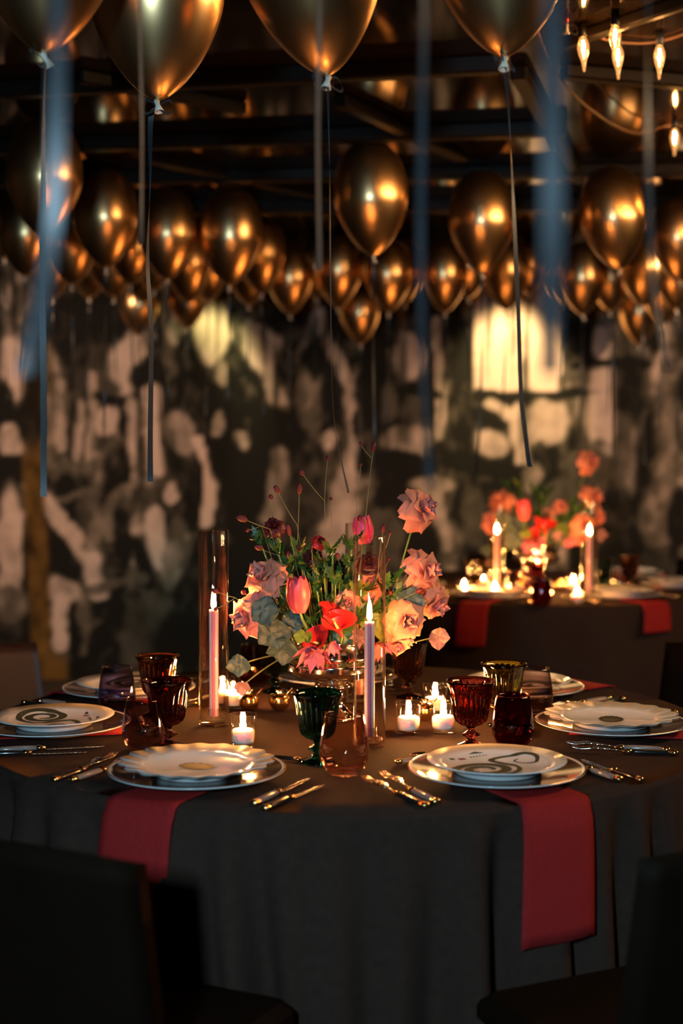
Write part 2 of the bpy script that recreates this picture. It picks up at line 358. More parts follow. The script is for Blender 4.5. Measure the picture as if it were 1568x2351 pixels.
def make_mural():
    nx, nz = 520, 210
    xs = np.linspace(X0, X1, nx+1); zs = np.linspace(0, CEIL, nz+1)
    Xg, Zg = np.meshgrid(xs, zs, indexing='ij')
    px = 784 + Xg/ (WALL_Y*ct + 0*Xg) * F
    d = WALL_Y*ct - (Zg-CAMZ)*st
    px = 784 + Xg/d*F; py = 1175.5 - ((Zg-CAMZ)*ct + WALL_Y*st)/d*F
    def nz_(sx, sy, seed, oct_=3):
        out = np.empty(Xg.shape)
        a = Xg.ravel(); b = Zg.ravel(); o = np.empty(a.size)
        for i in range(a.size):
            o[i] = noise.fractal((a[i]*sx+seed, b[i]*sy, seed*1.7), 1.0, 2.0, oct_)
        return o.reshape(Xg.shape)
    n1 = nz_(5, 4, 3.1); n2 = nz_(5, 4, 9.7); drip = nz_(16, .8, 5.5, 2); big = nz_(1.4, 1.1, 21.3, 3); fine = nz_(14, 10, 31, 2)
    wx = px + n1*13; wy = py + n2*18
    v = 0.24 + .30*np.clip(big*1.6, -.5, .8) + .22*fine + .42*nz_(8, .9, 13.7, 2)
    v = np.clip(v, .03, .75)
    def blend(v, mask, tone): return v*(1-mask) + tone*mask
    for mk in mural_marks:
        if mk[0] == 'E':
            cx, cy, rx, ry, deg = mk[1]; tone = mk[2]
            a = math.radians(deg); dx = wx-cx; dy = wy-cy
            ex = (dx*math.cos(a)+dy*math.sin(a))/rx; ey = (-dx*math.sin(a)+dy*math.cos(a))/ry
            r = np.sqrt(ex*ex+ey*ey); v = blend(v, np.clip((1.12-r)/.30, 0, 1)*.92, tone)
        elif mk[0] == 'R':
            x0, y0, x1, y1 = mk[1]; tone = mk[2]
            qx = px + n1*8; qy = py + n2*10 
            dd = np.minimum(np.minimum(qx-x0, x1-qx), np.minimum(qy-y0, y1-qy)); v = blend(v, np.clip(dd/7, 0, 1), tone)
        else:
            pts, hw, tone = mk[1], mk[2], mk[3]
            best = np.full(px.shape, 1e9)
            for (ax, ay), (bx, by) in zip(pts[:-1], pts[1:]):
                vx, vy = bx-ax, by-ay; L2 = vx*vx+vy*vy
                t = np.clip(((wx-ax)*vx+(wy-ay)*vy)/L2, 0, 1)
                best = np.minimum(best, np.hypot(wx-ax-t*vx, wy-ay-t*vy))
            v = blend(v, np.clip((hw*1.15-best)/(hw*.45), 0, 1)*.95, tone)
    # vertical drips of dark paint over the upper half
    up = np.clip((1150-py)/250, 0, 1)
    v = v*(1 - .55*np.clip(drip*2.6-.25, 0, 1)*up)
    v = np.clip((v + fine*.12 - .5)*1.4 + .48, .0, 1.0)
    dark = np.array([.010, .009, .007]); lo = np.array([.11, .088, .063]); hi = np.array([.64, .46, .37])
    vv = v[..., None]
    c = np.where(vv < .5, dark + (lo-dark)*(vv/.5), lo + (hi-lo)*((vv-.5)/.5))
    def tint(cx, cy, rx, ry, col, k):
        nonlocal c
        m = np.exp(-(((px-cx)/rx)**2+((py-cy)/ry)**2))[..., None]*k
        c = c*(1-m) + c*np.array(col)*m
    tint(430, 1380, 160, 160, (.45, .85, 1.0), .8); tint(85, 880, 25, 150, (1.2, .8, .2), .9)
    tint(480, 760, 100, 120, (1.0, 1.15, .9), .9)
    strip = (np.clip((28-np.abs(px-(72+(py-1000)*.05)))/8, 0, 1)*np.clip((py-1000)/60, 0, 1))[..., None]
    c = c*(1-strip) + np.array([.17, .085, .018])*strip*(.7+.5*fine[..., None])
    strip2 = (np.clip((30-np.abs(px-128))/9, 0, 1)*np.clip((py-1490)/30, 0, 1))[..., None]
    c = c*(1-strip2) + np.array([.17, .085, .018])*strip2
    verts = np.stack([Xg, np.full(Xg.shape, WALL_Y), Zg], -1).reshape(-1, 3)
    i = np.arange(nx)[:, None]; j = np.arange(nz)[None, :]
    a = (i*(nz+1)+j).ravel(); faces = np.stack([a, a+nz+1, a+nz+2, a+1], -1)
    me = bpy.data.meshes.new('wall_back')
    me.from_pydata(verts.tolist(), [], faces.tolist())
    ca = me.color_attributes.new('paint', 'FLOAT_COLOR', 'POINT')
    cc = np.concatenate([np.clip(c, 0, 1).reshape(-1, 3), np.ones((c.shape[0]*c.shape[1], 1))], 1)
    ca.data.foreach_set('color', cc.ravel())
    m, nt, b = new_mat('painted_mural_wall'); at = nt.nodes.new('ShaderNodeAttribute'); at.attribute_name = 'paint'
    nt.links.new(at.outputs['Color'], b.inputs['Base Color']); b.inputs['Roughness'].default_value = .8; b.inputs['Specular IOR Level'].default_value = .15
    me.materials.append(m)
    return me
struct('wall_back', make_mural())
# ceiling beams and pipes
def beam(px0, py0, px1, py1, wdt, dep, name):
    a = at_height(px0, py0, CEIL); b = at_height(px1, py1, CEIL)
    d = (b-a); L = d.length; ang = math.atan2(d.y, d.x)
    mb = MB(); mb.box((0, 0, -dep/2), (L, wdt, dep), bev=.006)
    struct(name, mb.mesh(name, M['beam'], smooth=False), loc=((a.x+b.x)/2, (a.y+b.y)/2, CEIL+.001), rot=(0, 0, ang))
beam(-200, 330, 1300, 278, .06, .05, 'trim_1')
beam(-200, 400, 1900, 372, .07, .05, 'trim_2')
beam(-300, 205, 1150, 128, .05, .05, 'trim_3')
beam(-300, 470, 1900, 450, .10, .06, 'trim_4')
beam(1296, 84, 1700, -55, .03, .035, 'trim_5')
beam(780, 215, 1060, 350, .05, .04, 'trim_6')
beam(1190, 150, 1330, 400, .05, .04, 'trim_7')
beam(1290, 150, 1700, 185, .05, .04, 'trim_8')
beam(180, 160, 560, 235, .04, .04, 'trim_9')
beam(330, 350, 900, 470, .05, .04, 'trim_10')

# ---------------------------------------------------------------- tables, cloths, napkins
R = .82
TC1 = Vector((.012, 3.19, 0)); TC2 = Vector((.88, 6.32, 0))
def cloth_fold(t, s, seed):
    # s = 0 at the table edge, 1 at the floor
    a = math.sin(9*t+seed)+.7*math.sin(14*t+seed*2.3)+.5*math.sin(23*t+seed*.7)+.35*math.sin(5*t)
    n = noise.noise(Vector((math.cos(t)*3+seed, math.sin(t)*3, s*1.6)))
    fd = math.sin(7*t+seed)+.8*math.sin(11*t+seed*1.7)+.6*math.sin(17*t+seed*2.9)
    v = 0
    if seed < 2:
        for tc, dr, dp, wd in ((-101.5, 5, .055, 2.0), (-108, 6, .05, 2.2), (-88, 1, .035, 2.6), (-94.5, 2, .025, 2.4), (-79, -1, .03, 2.6), (-71.2, .5, .06, 1.8), (-60.5, 0, .05, 1.6), (-53, 0, .05, 2), (-46, 0, .05, 2.0), (-124, 2, .05, 2.5), (-133, 2, .04, 2.2), (-142, 0, .05, 2.2)):
            dt = (math.degrees(t)-(tc+dr*s)+180) % 360 - 180
            v += -dp*math.exp(-(dt/wd)**2) + dp*.45*math.exp(-((dt+2.2*wd)/(1.6*wd))**2)
    return (s**.55)*(.022*fd + .012*a + .05*n) + (s**.6)*v*1.7 + .045*s
def cloth_mesh(seed):
    mb = MB(); nt_ = 480; prof = []
    for r in np.linspace(0, R-.012, 14): prof.append(('t', float(r)))
    for k in range(5): prof.append(('c', k/4))
    for s_ in np.linspace(0, 1, 26)[1:]: prof.append(('d', float(s_)))
    k = len(prof)
    for i in range(nt_):
        t = 2*PI*i/nt_
        for kind, q in prof:
            if kind == 't': r, z = q, TT
            elif kind == 'c': r, z = R-.012+.012*math.sin(q*PI/2), TT-.012+.012*math.cos(q*PI/2)
            else: r, z = R+cloth_fold(t, q, seed), (TT-.012)-(TT-.03)*q
            if kind == 't' and q > .02: z += .0012*noise.noise(Vector((r*math.cos(t)*6, r*math.sin(t)*6, seed)))
            mb.v.append((r*math.cos(t), r*math.sin(t), z))
    for i in range(nt_):
        a = i*k; b = ((i+1) % nt_)*k
        for j in range(k-1):
            if prof[j] == ('t', 0.0): mb.f.append((a, a+1, b+1))
            else: mb.f.append((a+j, a+j+1, b+j+1, b+j))
            mb.m.append(0)
    return mb.mesh('tablecloth', M['cloth'])
def table(center, where):
    t = thing('round_table', 'round pedestal banquet table hidden under dark cloth, '+where, 'table', (center.x, center.y, 0), group=None)
    mb = MB(); mb.lathe([(0, .715), (.785, .715), (.79, .72), (.79, .742), (0, .742)], 48); obj('tabletop', mb.mesh('tabletop', M['beam']), t)
    mb = MB(); mb.lathe([(0, .0), (.28, .0), (.28, .02), (.05, .05), (.04, .3), (.04, .6), (.2, .714), (0, .714)], 24); obj('pedestal', mb.mesh('pedestal', M['leg']), t)
table(TC1, 'carrying the sharp centrepiece in front'); table(TC2, 'blurred at the back right')
c1 = obj('tablecloth', cloth_mesh(1.3), loc=TC1); tag(c1, 'dark charcoal tablecloth falling in folds around the near table', 'tablecloth')
c2 = obj('tablecloth', cloth_mesh(4.1), loc=TC2); tag(c2, 'dark tablecloth on the blurred table at back right', 'tablecloth')

# settings around each table: angle 0 = far side, clockwise in plan seen by the camera
NS = 7
SP = [(772, 1552), (1190, 1578), (1403, 1660), (1140, 1767), (452, 1770), (124, 1662), (296, 1581)]
def setting_frame(center, k, r=.605, off=0.0):
    a = 2*PI*k/NS + off
    if center is TC1 and r == .605:
        p = at_height(SP[k][0], SP[k][1], TT+.018); p.z = 0; out = (p-center); out.z = 0; a = math.atan2(out.x, out.y)
        return p, out.normalized(), a
    out = Vector((math.sin(a), math.cos(a), 0))           # from the centre to the guest
    return center + out*r, out, a
def napkin_mesh(seed, hang=.22, wd=.135):
    mb = MB(); pts = []
    for q in np.linspace(.50, R-.01, 8): pts.append((q, TT+.0025))
    for q in (.3, .6, 1.0): pts.append((R-.01+.022*math.sin(q*PI/2), TT+.0025-.02+.02*math.cos(q*PI/2)))
    for q in np.linspace(.05, 1, 10): pts.append((R+.014+.026*q**.6, TT-.018-hang*q))
    n = len(pts)-1
    def fn(u, v):
        r, z = pts[round(u*n)]; y = (v-.5)*wd*(1+.10*u)
        r += .004*math.sin(v*5+seed)*u
        skew = .03*max(0, u-.4)*math.sin(seed)
        return (r, y+skew, z + (.006*(v-.5) if u > .9 else 0))
    mb.grid(fn, n, 8); return mb.mesh('napkin', M['napkin'])
def add_napkin(center, k, label, hang=.22, off=0.0, wd=.135):
    p, out, a = setting_frame(center, k, off=off)
    o = obj('napkin', napkin_mesh(k*1.3+.6, hang, wd), loc=(center.x, center.y, 0), rot=(0, 0, PI/2-a), mods=[('SOLIDIFY', dict(thickness=.0022, offset=1))])
    tag(o, label, 'napkin', None)
# k: 0 rear, 1 back right, 2 mid right, 3 front right, 4 front left, 5 mid left, 6 back left
WH = ['rear, behind the silver urn', 'back right', 'right', 'front right', 'front left', 'left', 'back left']
for k, lab in ((3, 'crimson napkin hanging from under the front right snake plate'), (4, 'crimson napkin hanging from the front left place, half behind the chair'),
               (2, 'crimson napkin under the scalloped plate at the right edge'), (5, 'crimson napkin beneath the snake plate at the left edge'),
               (1, 'crimson napkin under the back right plate near the olive goblet'), (6, 'crimson napkin under the back left plate near the brown goblet'), (0, 'crimson napkin under the plate behind the silver urn')):
    add_napkin(TC1, k, lab, hang=.215 if k == 3 else .20)

# ---------------------------------------------------------------- plates
def charger_mesh():
    mb = MB(); prof = [(0, .0015), (.09, .0015), (.098, 0), (.104, .004), (.110, .008), (.162, .0165), (.165, .018), (.1655, .020), (.162, .0205), (.158, .0195), (.112, .012), (.10, .010), (0, .0095)]
    mats = [0, 0, 0, 0, 0, 0, 0, 2, 0, 1, 1, 1]
    mb.lathe(prof, 72, mats=mats); return mb.mesh('charger_plate', [M['porcelain'], M['amber_glaze'], M['gold']])
def plate_mesh(scal=False):
    mb = MB(); s = 1.09 if scal else 1.0
    prof = [(0, .0005), (.070, .0005), (.078, 0), (.082, .003), (.083, .008), (.088, .011), (.128*s, .0225), (.1300*s, .024), (.1295*s, .0255), (.096, .0165), (.086, .0125), (0, .012)]
    def rf(r, z, t, j):
        if scal and r > .11: return r*(1+.034*math.cos(18*t))
        return r
    mats = [0]*11
    if scal: mats[7] = 1
    n = 216 if scal else 72
    mb.lathe(prof, n, mats=mats, rfun=rf)
    me = mb.mesh('dinner_plate', [M['porcelain'], M['print_black']]); return me
PZ = [(0, .012), (.086, .0125), (.096, .0165), (.1295, .0255)]
def plate_z(r):
    for (a, za), (b, zb) in zip(PZ[:-1], PZ[1:]):
        if r <= b: return za+(zb-za)*(r-a)/(b-a)
    return PZ[-1][1]
def print_strip(pts, wid, mb, mi=0):
    k = len(pts)
    o = len(mb.v)
    for i, (x, y) in enumerate(pts):
        a = pts[max(i-1, 0)]; b = pts[min(i+1, k-1)]; tx, ty = b[0]-a[0], b[1]-a[1]; L = math.hypot(tx, ty) or 1
        nx_, ny_ = -ty/L, tx/L; ww = wid(i/(k-1)) if callable(wid) else wid
        for s in (-1, 1):
            X, Y = x+nx_*ww/2*s, y+ny_*ww/2*s; mb.v.append((X, Y, plate_z(math.hypot(X, Y))+.0005))
    for i in range(k-1): mb.f.append((o+2*i, o+2*i+1, o+2*i+3, o+2*i+2)); mb.m.append(mi)
def snake_print():
    mb = MB(); p = []
    for i in range(70):
        q = i/69; t = -.6+q*2*PI*2.1; r = .016+.050*q
        p.append((-.040+r*1.05*math.cos(t), -.022+r*.88*math.sin(t)))
    lx, ly = p[-1]
    ctrl = [(lx, ly), (.01, .035), (.05, .052), (.088, .045), (.098, .015), (.078, -.012), (.052, -.008), (.048, .014), (.066, .026)]
    q = []
    for i in range(len(ctrl)-1):
        p0 = ctrl[max(i-1, 0)]; p1 = ctrl[i]; p2 = ctrl[i+1]; p3 = ctrl[min(i+2, len(ctrl)-1)]
        for s in range(6):
            t = s/6
            q.append(tuple(.5*((2*p1[c])+(-p0[c]+p2[c])*t+(2*p0[c]-5*p1[c]+4*p2[c]-p3[c])*t*t+(-p0[c]+3*p1[c]-3*p2[c]+p3[c])*t**3) for c in (0, 1)))
    print_strip(p, lambda t: .006+.013*math.sin(t*PI)**.6, mb)
    print_strip(q, lambda t: .011*(1-t)+.003, mb)
    for i in range(6): print_strip([(-.012+i*.007, .072+.001*i), (-.008+i*.007, .080)], .003, mb)
    print_strip([(-.005, .092), (.01, .094), (.026, .089)], lambda t: .006*math.sin(t*PI)+.0005, mb)
    print_strip([(-.060, .070), (-.048, .073)], .006, mb)
    for a in range(4):
        c, s = math.cos(a*PI/2+.6), math.sin(a*PI/2+.6); print_strip([(-.033, .070), (-.033+.009*c, .070+.008*s)], .006, mb, 1)
    return mb.mesh('snake_print', [M['print_green'], M['print_red']])
def disc_print(rx, ry, z, n=28, off=(0, 0)):
    mb = MB(); vs = [(off[0], off[1], z)]+[(off[0]+rx*math.cos(2*PI*i/n), off[1]+ry*math.sin(2*PI*i/n), z) for i in range(n)]
    mb.add(vs, [(0, 1+i, 1+(i+1) % n) for i in range(n)]); return mb
def medallion():
    mb = disc_print(.034, .026, .0126); mb.m = [0]*len(mb.f)
    b = disc_print(.024, .019, .0129, off=(-.003, .001)); mb.add(b.v, b.f, 1)
    for i in range(14):
        t = 2*PI*i/14; mb.add([(.034*math.cos(t)+dx, .026*math.sin(t)+dy, .0128) for dx, dy in ((-.003, 0), (0, -.003), (.003, 0), (0, .003))], [(0, 1, 2, 3)], 0)
    return mb.mesh('leaf_medallion_print', [M['print_black'], M['print_green']])
def place_plates(center, k, style, lc, lp, off=0.0, grp=''):
    p, out, a = setting_frame(center, k, off=off)
    t = obj('charger_plate', cached('charger', charger_mesh), loc=(p.x, p.y, TT+.0052), rot=(0, 0, -a+PI)); tag(t, lc, 'plate', 'bronze charger plates'+grp)
    # top plate
    d = thing('dinner_plate', lp, 'plate', (p.x, p.y, TT+.0145), (0, 0, -a+PI), 'white dinner plates'+grp)
    if style == 'scallop':
        obj('dish', cached('plate_s', lambda: plate_mesh(True)), d); obj('medallion_print', cached('medal', medallion), d, label='dark oval printed medallion')
    else:
        obj('dish', cached('plate_p', plate_mesh), d); obj('snake_print', cached('snake', snake_print), d, label='olive coiled snake print')
styles = {0: 'snake', 1: 'snake', 2: 'scallop', 3: 'snake', 4: 'scallop', 5: 'snake', 6: 'snake'}
for k in range(NS):
    st_ = 'scalloped white plate with dark medallion' if styles[k] == 'scallop' else 'round white plate with coiled snake print'
    place_plates(TC1, k, styles[k], 'dark bronze charger plate with pale rim at the '+WH[k]+' place', st_+' at the '+WH[k]+' place')

# ---------------------------------------------------------------- cutlery (x = along, tip at +x, lies on z = 0)
def handle(mb, x0, x1, w0, h, mi):
    n = 8
    pts = [(x0+(x1-x0)*i/n, 0, h/2+.0006) for i in range(n+1)]
    mb.tube(pts, [w0*(.85+.22*math.sin(PI*i/n)) if 0 < i < n else w0*.75 for i in range(n+1)], 8, mi, flat=h/2/w0)
def fork_parts():
    mb = MB()
    prof = [(.10, .0035), (.118, .0028), (.132, .0032), (.142, .0095), (.155, .0115), (.166, .0120)]
    def zz(x): return .005+.007*math.sin(max(0, (x-.10))/.10*PI*.55) if x < .166 else .012-.0045*math.sin((x-.166)/.048*PI)+.002*(x-.166)/.048
    n = len(prof)
    for sgn in (0,):
        for i in range(n-1):
            (xa, wa), (xb, wb) = prof[i], prof[i+1]
            for dz in (0, .0012): pass
            za, zb = zz(xa), zz(xb)
            vs = [(xa, -wa, za), (xa, wa, za), (xb, wb, zb), (xb, -wb, zb), (xa, -wa, za+.0014), (xa, wa, za+.0014), (xb, wb, zb+.0014), (xb, -wb, zb+.0014)]
            mb.add(vs, [(0, 1, 2, 3), (7, 6, 5, 4), (0, 4, 5, 1), (2, 6, 7, 3), (1, 5, 6, 2), (0, 3, 7, 4)])
    for i in range(4):
        y = (i-1.5)*.0064
        mb.tube([(x, y*(1-.05*q), zz(x)+.0007) for q, x in enumerate(np.linspace(.163, .214, 7))], [.0017]*5+[.0014, .0006], 5)
    return mb.mesh('fork_head', M['steel'])
def knife_parts():
    mb = MB(); xs = np.linspace(.105, .225, 12)
    for s in range(len(xs)-1):
        def sec(x):
            q = (x-.105)/.12; top = .008*min(1, q*8+.4) ; top *= (1 if q < .75 else max(.05, 1-((q-.75)/.25)**2))
            return top
        xa, xb = xs[s], xs[s+1]; a, b = sec(xa), sec(xb)
        mb.add([(xa, -a*.6, .001), (xa, a, .001), (xb, b, .001), (xb, -b*.6, .001), (xa, -a*.6, .0032), (xa, a, .0018), (xb, b, .0018), (xb, -b*.6, .0032)],
               [(3, 2, 1, 0), (4, 5, 6, 7), (0, 1, 5, 4), (2, 3, 7, 6), (1, 2, 6, 5), (0, 4, 7, 3)])
    return mb.mesh('blade', M['steel'])
def spoon_parts():
    mb = MB(); mb.tube([(x, 0, .004+.006*math.sin((x-.1)/.055*PI)) for x in np.linspace(.10, .152, 7)], [.0032, .0026, .0024, .0024, .0026, .003, .004], 6, flat=.5)
    def fn(u, v):
        t = u*2*PI; r = v
        return (.176+.028*r*math.cos(t), .018*r*math.sin(t)*(1-.12*math.cos(t)), .0015+.0085*r*r)
    mb.grid(fn, 20, 5); return mb.mesh('spoon_bowl', M['steel'])
def cut_handle(kind):
    mb = MB(); handle(mb, 0.012, .092, .0078, .0105, 0)
    me = mb.mesh('handle', M['black_handle'] if kind == 'black' else M['clear_handle'])
    c = MB(); c.tube([(.090, 0, .0058), (.097, 0, .0056), (.108, 0, .0050)], [.0078, .0070, .0045], 8, flat=.75)
    e = MB(); e.tube([(-.002, 0, .0058), (.001, 0, .0058), (.013, 0, .0058)], [.006, .0082, .0082], 8, flat=.72)
    return me, c.mesh('collar', M['gold']), e.mesh('end_cap', M['gold'])
heads = {'fork': ('tines', fork_parts()), 'knife': ('blade', knife_parts()), 'spoon': ('bowl', spoon_parts())}
handles = {'black': cut_handle('black'), 'clear': cut_handle('clear')}
def cutlery(kind, hk, loc, direc, label, s=1.0, grp='', z=TT+.001):
    a = math.atan2(direc[1], direc[0])
    t = thing({'fork': 'table_fork', 'knife': 'table_knife', 'spoon': 'dessert_spoon'}[kind], label, kind, (loc[0], loc[1], z), (0, 0, a), kind+'s'+grp, scale=s)
    nm, me = heads[kind]; obj(nm, me, t)
    h, c, e = handles[hk]; ho = obj('handle', h, t); obj('collar', c, ho); obj('end_cap', e, ho)
def cl_setting(center, k, where, grp, off=0.0, top=True):
    p, out, a = setting_frame(center, k, off=off); inn = -out; rt = Vector((out.y, -out.x, 0))*-1.0   # right hand of the guest
    rt = Vector((inn.y, -inn.x, 0))
    hn = {'black': 'black-handled', 'clear': 'clear-handled'}
    sfx = '' if center is TC1 else ', blurred table'
    def put(kind, hk, side, along, dirv, lab, s=1.0, rotd=0.0):
        b = p + rt*side - inn*along; d = dirv.copy(); d.rotate(Matrix.Rotation(rotd, 3, 'Z')); cutlery(kind, hk, b, d, lab, s, grp)
    put('fork', 'black', -.225, .135, inn, 'black-handled fork, outer left of the '+where+' plate'+sfx, rotd=.06)
    put('fork', 'clear', -.196, .120, inn, 'gold and clear handled fork, inner left of the '+where+' plate'+sfx, rotd=-.02)
    put('knife', 'clear', .190, .125, inn, 'clear-handled knife, inner right of the '+where+' plate'+sfx, rotd=.02)
    put('knife', 'black', .222, .145, inn, 'black-handled knife, outer right of the '+where+' plate'+sfx, s=.93, rotd=-.05)
    if top:
        put('fork', 'clear', -.11, -.190, rt, 'clear-handled dessert fork above the '+where+' plate'+sfx, s=.82, rotd=.03)
        b = p + rt*.10 + inn*.220; cutlery('spoon', 'black', b, -rt, 'black-handled dessert spoon above the '+where+' plate'+sfx, .80, grp)
for k in (1, 2, 3, 4, 5, 6):
    cl_setting(TC1, k, WH[k], ' on the near table', top=True)

# ---------------------------------------------------------------- glasses
def goblet_mesh(mat):
    NF = 22; mb = MB()
    outer = [(.0, .0), (.034, 0), (.0355, .002), (.031, .0055), (.016, .011), (.0085, .016), (.0078, .020), (.0125, .0225), (.0185, .027), (.0125, .0315), (.0078, .035), (.0078, .041),
             (.011, .045), (.020, .0485), (.0265, .055), (.0300, .064), (.0318, .078), (.0335, .092), (.0358, .106), (.0388, .120), (.0428, .132), (.0454, .138), (.0450, .1395)]
    inner = [(.0428, .137), (.0385, .126), (.0345, .110), (.0315, .095), (.0290, .078), (.0250, .066), (.017, .058), (0, .055)]
    prof = outer+inner; no = len(outer)
    def rf(r, z, t, j):
        if j < no and .047 < z < .121:
            k = min(1, (z-.045)/.012)*min(1, (.121-z)/.012)
            return r + .0024*k*(abs(math.sin(NF/2*t))*2-1.2)
        if j < no and .024 < z < .029: return r*(1+.10*math.cos(8*t))
        return r
    prof = [(r*1.13 if z > .044 else r, z) for r, z in prof]
    mb.lathe(prof, NF*8, rfun=rf)
    return mb.mesh('ribbed_goblet', mat)
def goblet(loc, mat, label, s=1.0, grp='ribbed goblets on the near table'):
    o = obj('ribbed_goblet', goblet_mesh(M[mat]) if mat not in CACHE else CACHE[mat], loc=(loc[0], loc[1], TT+.001), rot=(0, 0, random.random()), sc_=s)
    CACHE[mat] = o.data; tag(o, label, 'goblet', grp)
goblet(on_table(729, 1751), 'gob_green', 'teal green ribbed goblet at front centre beside the pink tumbler')
goblet(on_table(1081, 1717), 'gob_amethyst', 'rosy amethyst ribbed goblet beside the three votives')
goblet(on_table(1156, 1667), 'gob_olive', 'olive yellow ribbed goblet at the back right')
goblet(on_table(386, 1716), 'gob_plum', 'plum ribbed goblet in front, behind the smoky tumbler at left')
goblet(on_table(362, 1644), 'gob_brown', 'amber brown ribbed goblet behind the plum goblet at left')
goblet(on_table(633, 1590), 'gob_dgreen', 'dark green ribbed goblet behind the urn handle, left of the urn')
goblet(on_table(938, 1602), 'gob_brown', 'amber brown ribbed goblet under the roses, right of the urn')
def tumbler_mesh(mat):
    mb = MB()
    prof = [(0, .0), (.026, 0), (.029, .002), (.036, .012), (.0425, .026), (.0440, .038), (.0425, .056), (.0390, .080), (.0352, .102), (.0345, .108), (.0338, .1082), (.0340, .102), (.0378, .080), (.0412, .056), (.0427, .038), (.0410, .027), (.034, .015), (.024, .009), (0, .008)]
    mb.lathe(prof, 48); return mb.mesh('tumbler', M[mat])
def tumbler(loc, mat, label, s=1.0, grp='stemless tumblers on the near table'):
    if mat not in CACHE: CACHE[mat] = tumbler_mesh(mat)
    o = obj('tumbler', CACHE[mat], loc=(loc[0], loc[1], TT+.001), sc_=s); tag(o, label, 'tumbler', grp)
tumbler(on_table(790, 1778), 'tum_pink', 'pink stemless tumbler at front centre beside the teal goblet', s=1.08)
tumbler(on_table(1177, 1716), 'tum_ruby', 'deep ruby stemless tumbler behind the front right plate')
tumbler(on_table(1226, 1640), 'tum_mauve', 'clear mauve stemless tumbler behind the ruby one')
tumbler(on_table(330, 1724), 'tum_plum', 'smoky plum stemless tumbler behind the front left plate')
tumbler(on_table(269, 1637), 'tum_blue', 'blue violet stemless tumbler beside the back left plate')
tumbler(on_table(584, 1574), 'tum_brown', 'dark brown stemless tumbler behind the gold salt cellars')
tumbler(on_table(918, 1592), 'tum_clear', 'nearly clear stemless tumbler beside the goblet right of the urn')

# ---------------------------------------------------------------- candles
def flame_mesh(h=.030, r=.0055):
    mb = MB(); prof = []
    for i in range(11):
        q = i/10; prof.append((max(0, r*math.sin(PI*q**.62)*(1-.25*q)) if 0 < i < 10 else 0, h*q))
    mb.lathe(prof, 12); return mb.mesh('flame', M['flame'])
def votive_meshes():
    g = MB(); g.lathe([(0, 0), (.0235, 0), (.0245, .002), (.0260, .030), (.0288, .067), (.0283, .0683), (.0272, .067), (.0248, .030), (.0234, .010), (0, .009)], 40)
    wx = MB(); wx.lathe([(0, .0095), (.0225, .0095), (.0234, .014), (.0240, .026), (.0243, .033), (.0215, .0355), (.0200, .0370), (.0180, .0355), (.008, .0345), (0, .0343)], 32,
                        rfun=lambda r, z, t, j: r*(1+.02*math.sin(3*t)) if r > .015 else r)
    wk = MB(); wk.tube([(0, 0, .033), (.0005, 0, .041)], .0008, 6)
    return g.mesh('glass_cup', M['clear']), wx.mesh('wax', M['wax']), wk.mesh('wick', M['wick']), flame_mesh(.024, .0075)
VOT = votive_meshes()
def votive(loc, label, s=1.0, grp='votive candles on the near table'):
    t = thing('votive_candle', label, 'candle', (loc[0], loc[1], TT+.001), (0, 0, random.random()*6), grp, s)
    obj('glass_cup', VOT[0], t); wxo = obj('wax', VOT[1], t); wq = obj('wick', VOT[2], wxo); obj('flame', VOT[3], wxo, (0, 0, .038))
votive(on_table(558, 1716), 'lit votive candle in front, left of centre, touching the scalloped plate')
votive(on_table(938, 1685), 'lit votive candle, front left one of three on the right')
votive(on_table(1018, 1683), 'lit votive candle, front right one of three beside the amethyst goblet')
votive(on_table(999, 1638), 'lit votive candle, rear one of three on the right')
votive(on_table(512, 1622), 'lit votive candle seen through the left glass cylinder')
votive(on_table(536, 1627), 'lit votive candle just right of the left glass cylinder', s=.9)
def cyl_meshes():
    g = MB(); r = .0333; H = .433
    g.lathe([(0, 0), (r-.001, 0), (r, .001), (r, H-.001), (r-.0008, H), (r-.0018, H-.001), (r-.0018, .004), (0, .0035)], 56)
    hd = MB(); hd.lathe([(0, .0045), (.0275, .0045), (.0285, .007), (.028, .013), (.026, .016), (.018, .018), (.0155, .022), (.0155, .036), (.0145, .0375), (.0115, .036), (.0115, .018), (0, .0175)], 40)
    tp = MB(); n = 32
    r2 = .0108
    prof = [(r2, .019), (r2, .252), (r2*.9, .2565), (0, .2545)]
    o = len(tp.v); tp.lathe(prof, n)
    for f in range(len(tp.f)):
        seg = f//(len(prof)-1); tp.m[f] = 1 if ((seg+2) % 8) < 4 else 0
        tp.m[f] = (1 if ((seg+2)//4) % 2 else 0)
    wk = MB(); wk.tube([(0, 0, .253), (.001, 0, .262)], .0009, 6)
    return (g.mesh('glass_cylinder', M['clear']), hd.mesh('candle_holder', M['clear']), tp.mesh('taper', [M['taper_pale'], M['taper_pink']]), wk.mesh('wick', M['wick']), flame_mesh(.036, .0066))
CYL = cyl_meshes()
def hurricane(loc, lab, grp='taper candles in tall glass cylinders, near table'):
    v = thing('glass_cylinder_vase', 'tall clear glass cylinder '+lab, 'vase', (loc[0], loc[1], TT+.001), group=grp); obj('cylinder', CYL[0], v)
    t = thing('taper_candle', 'lit pink and white striped taper inside the cylinder '+lab, 'candle', (loc[0], loc[1], TT+.001), (0, 0, PI/4+PI/8*0), group=grp+' (candles)')
    obj('candle_holder', CYL[1], t); tp_ = obj('taper', CYL[2], t); obj('wick', CYL[3], tp_); obj('flame', CYL[4], tp_, (0, 0, .258))
hurricane(on_table(491.5, 1664), 'left of the flowers'); hurricane(on_table(848, 1711), 'in front of the flowers'); hurricane(on_table(824, 1612), 'hidden behind the flowers')

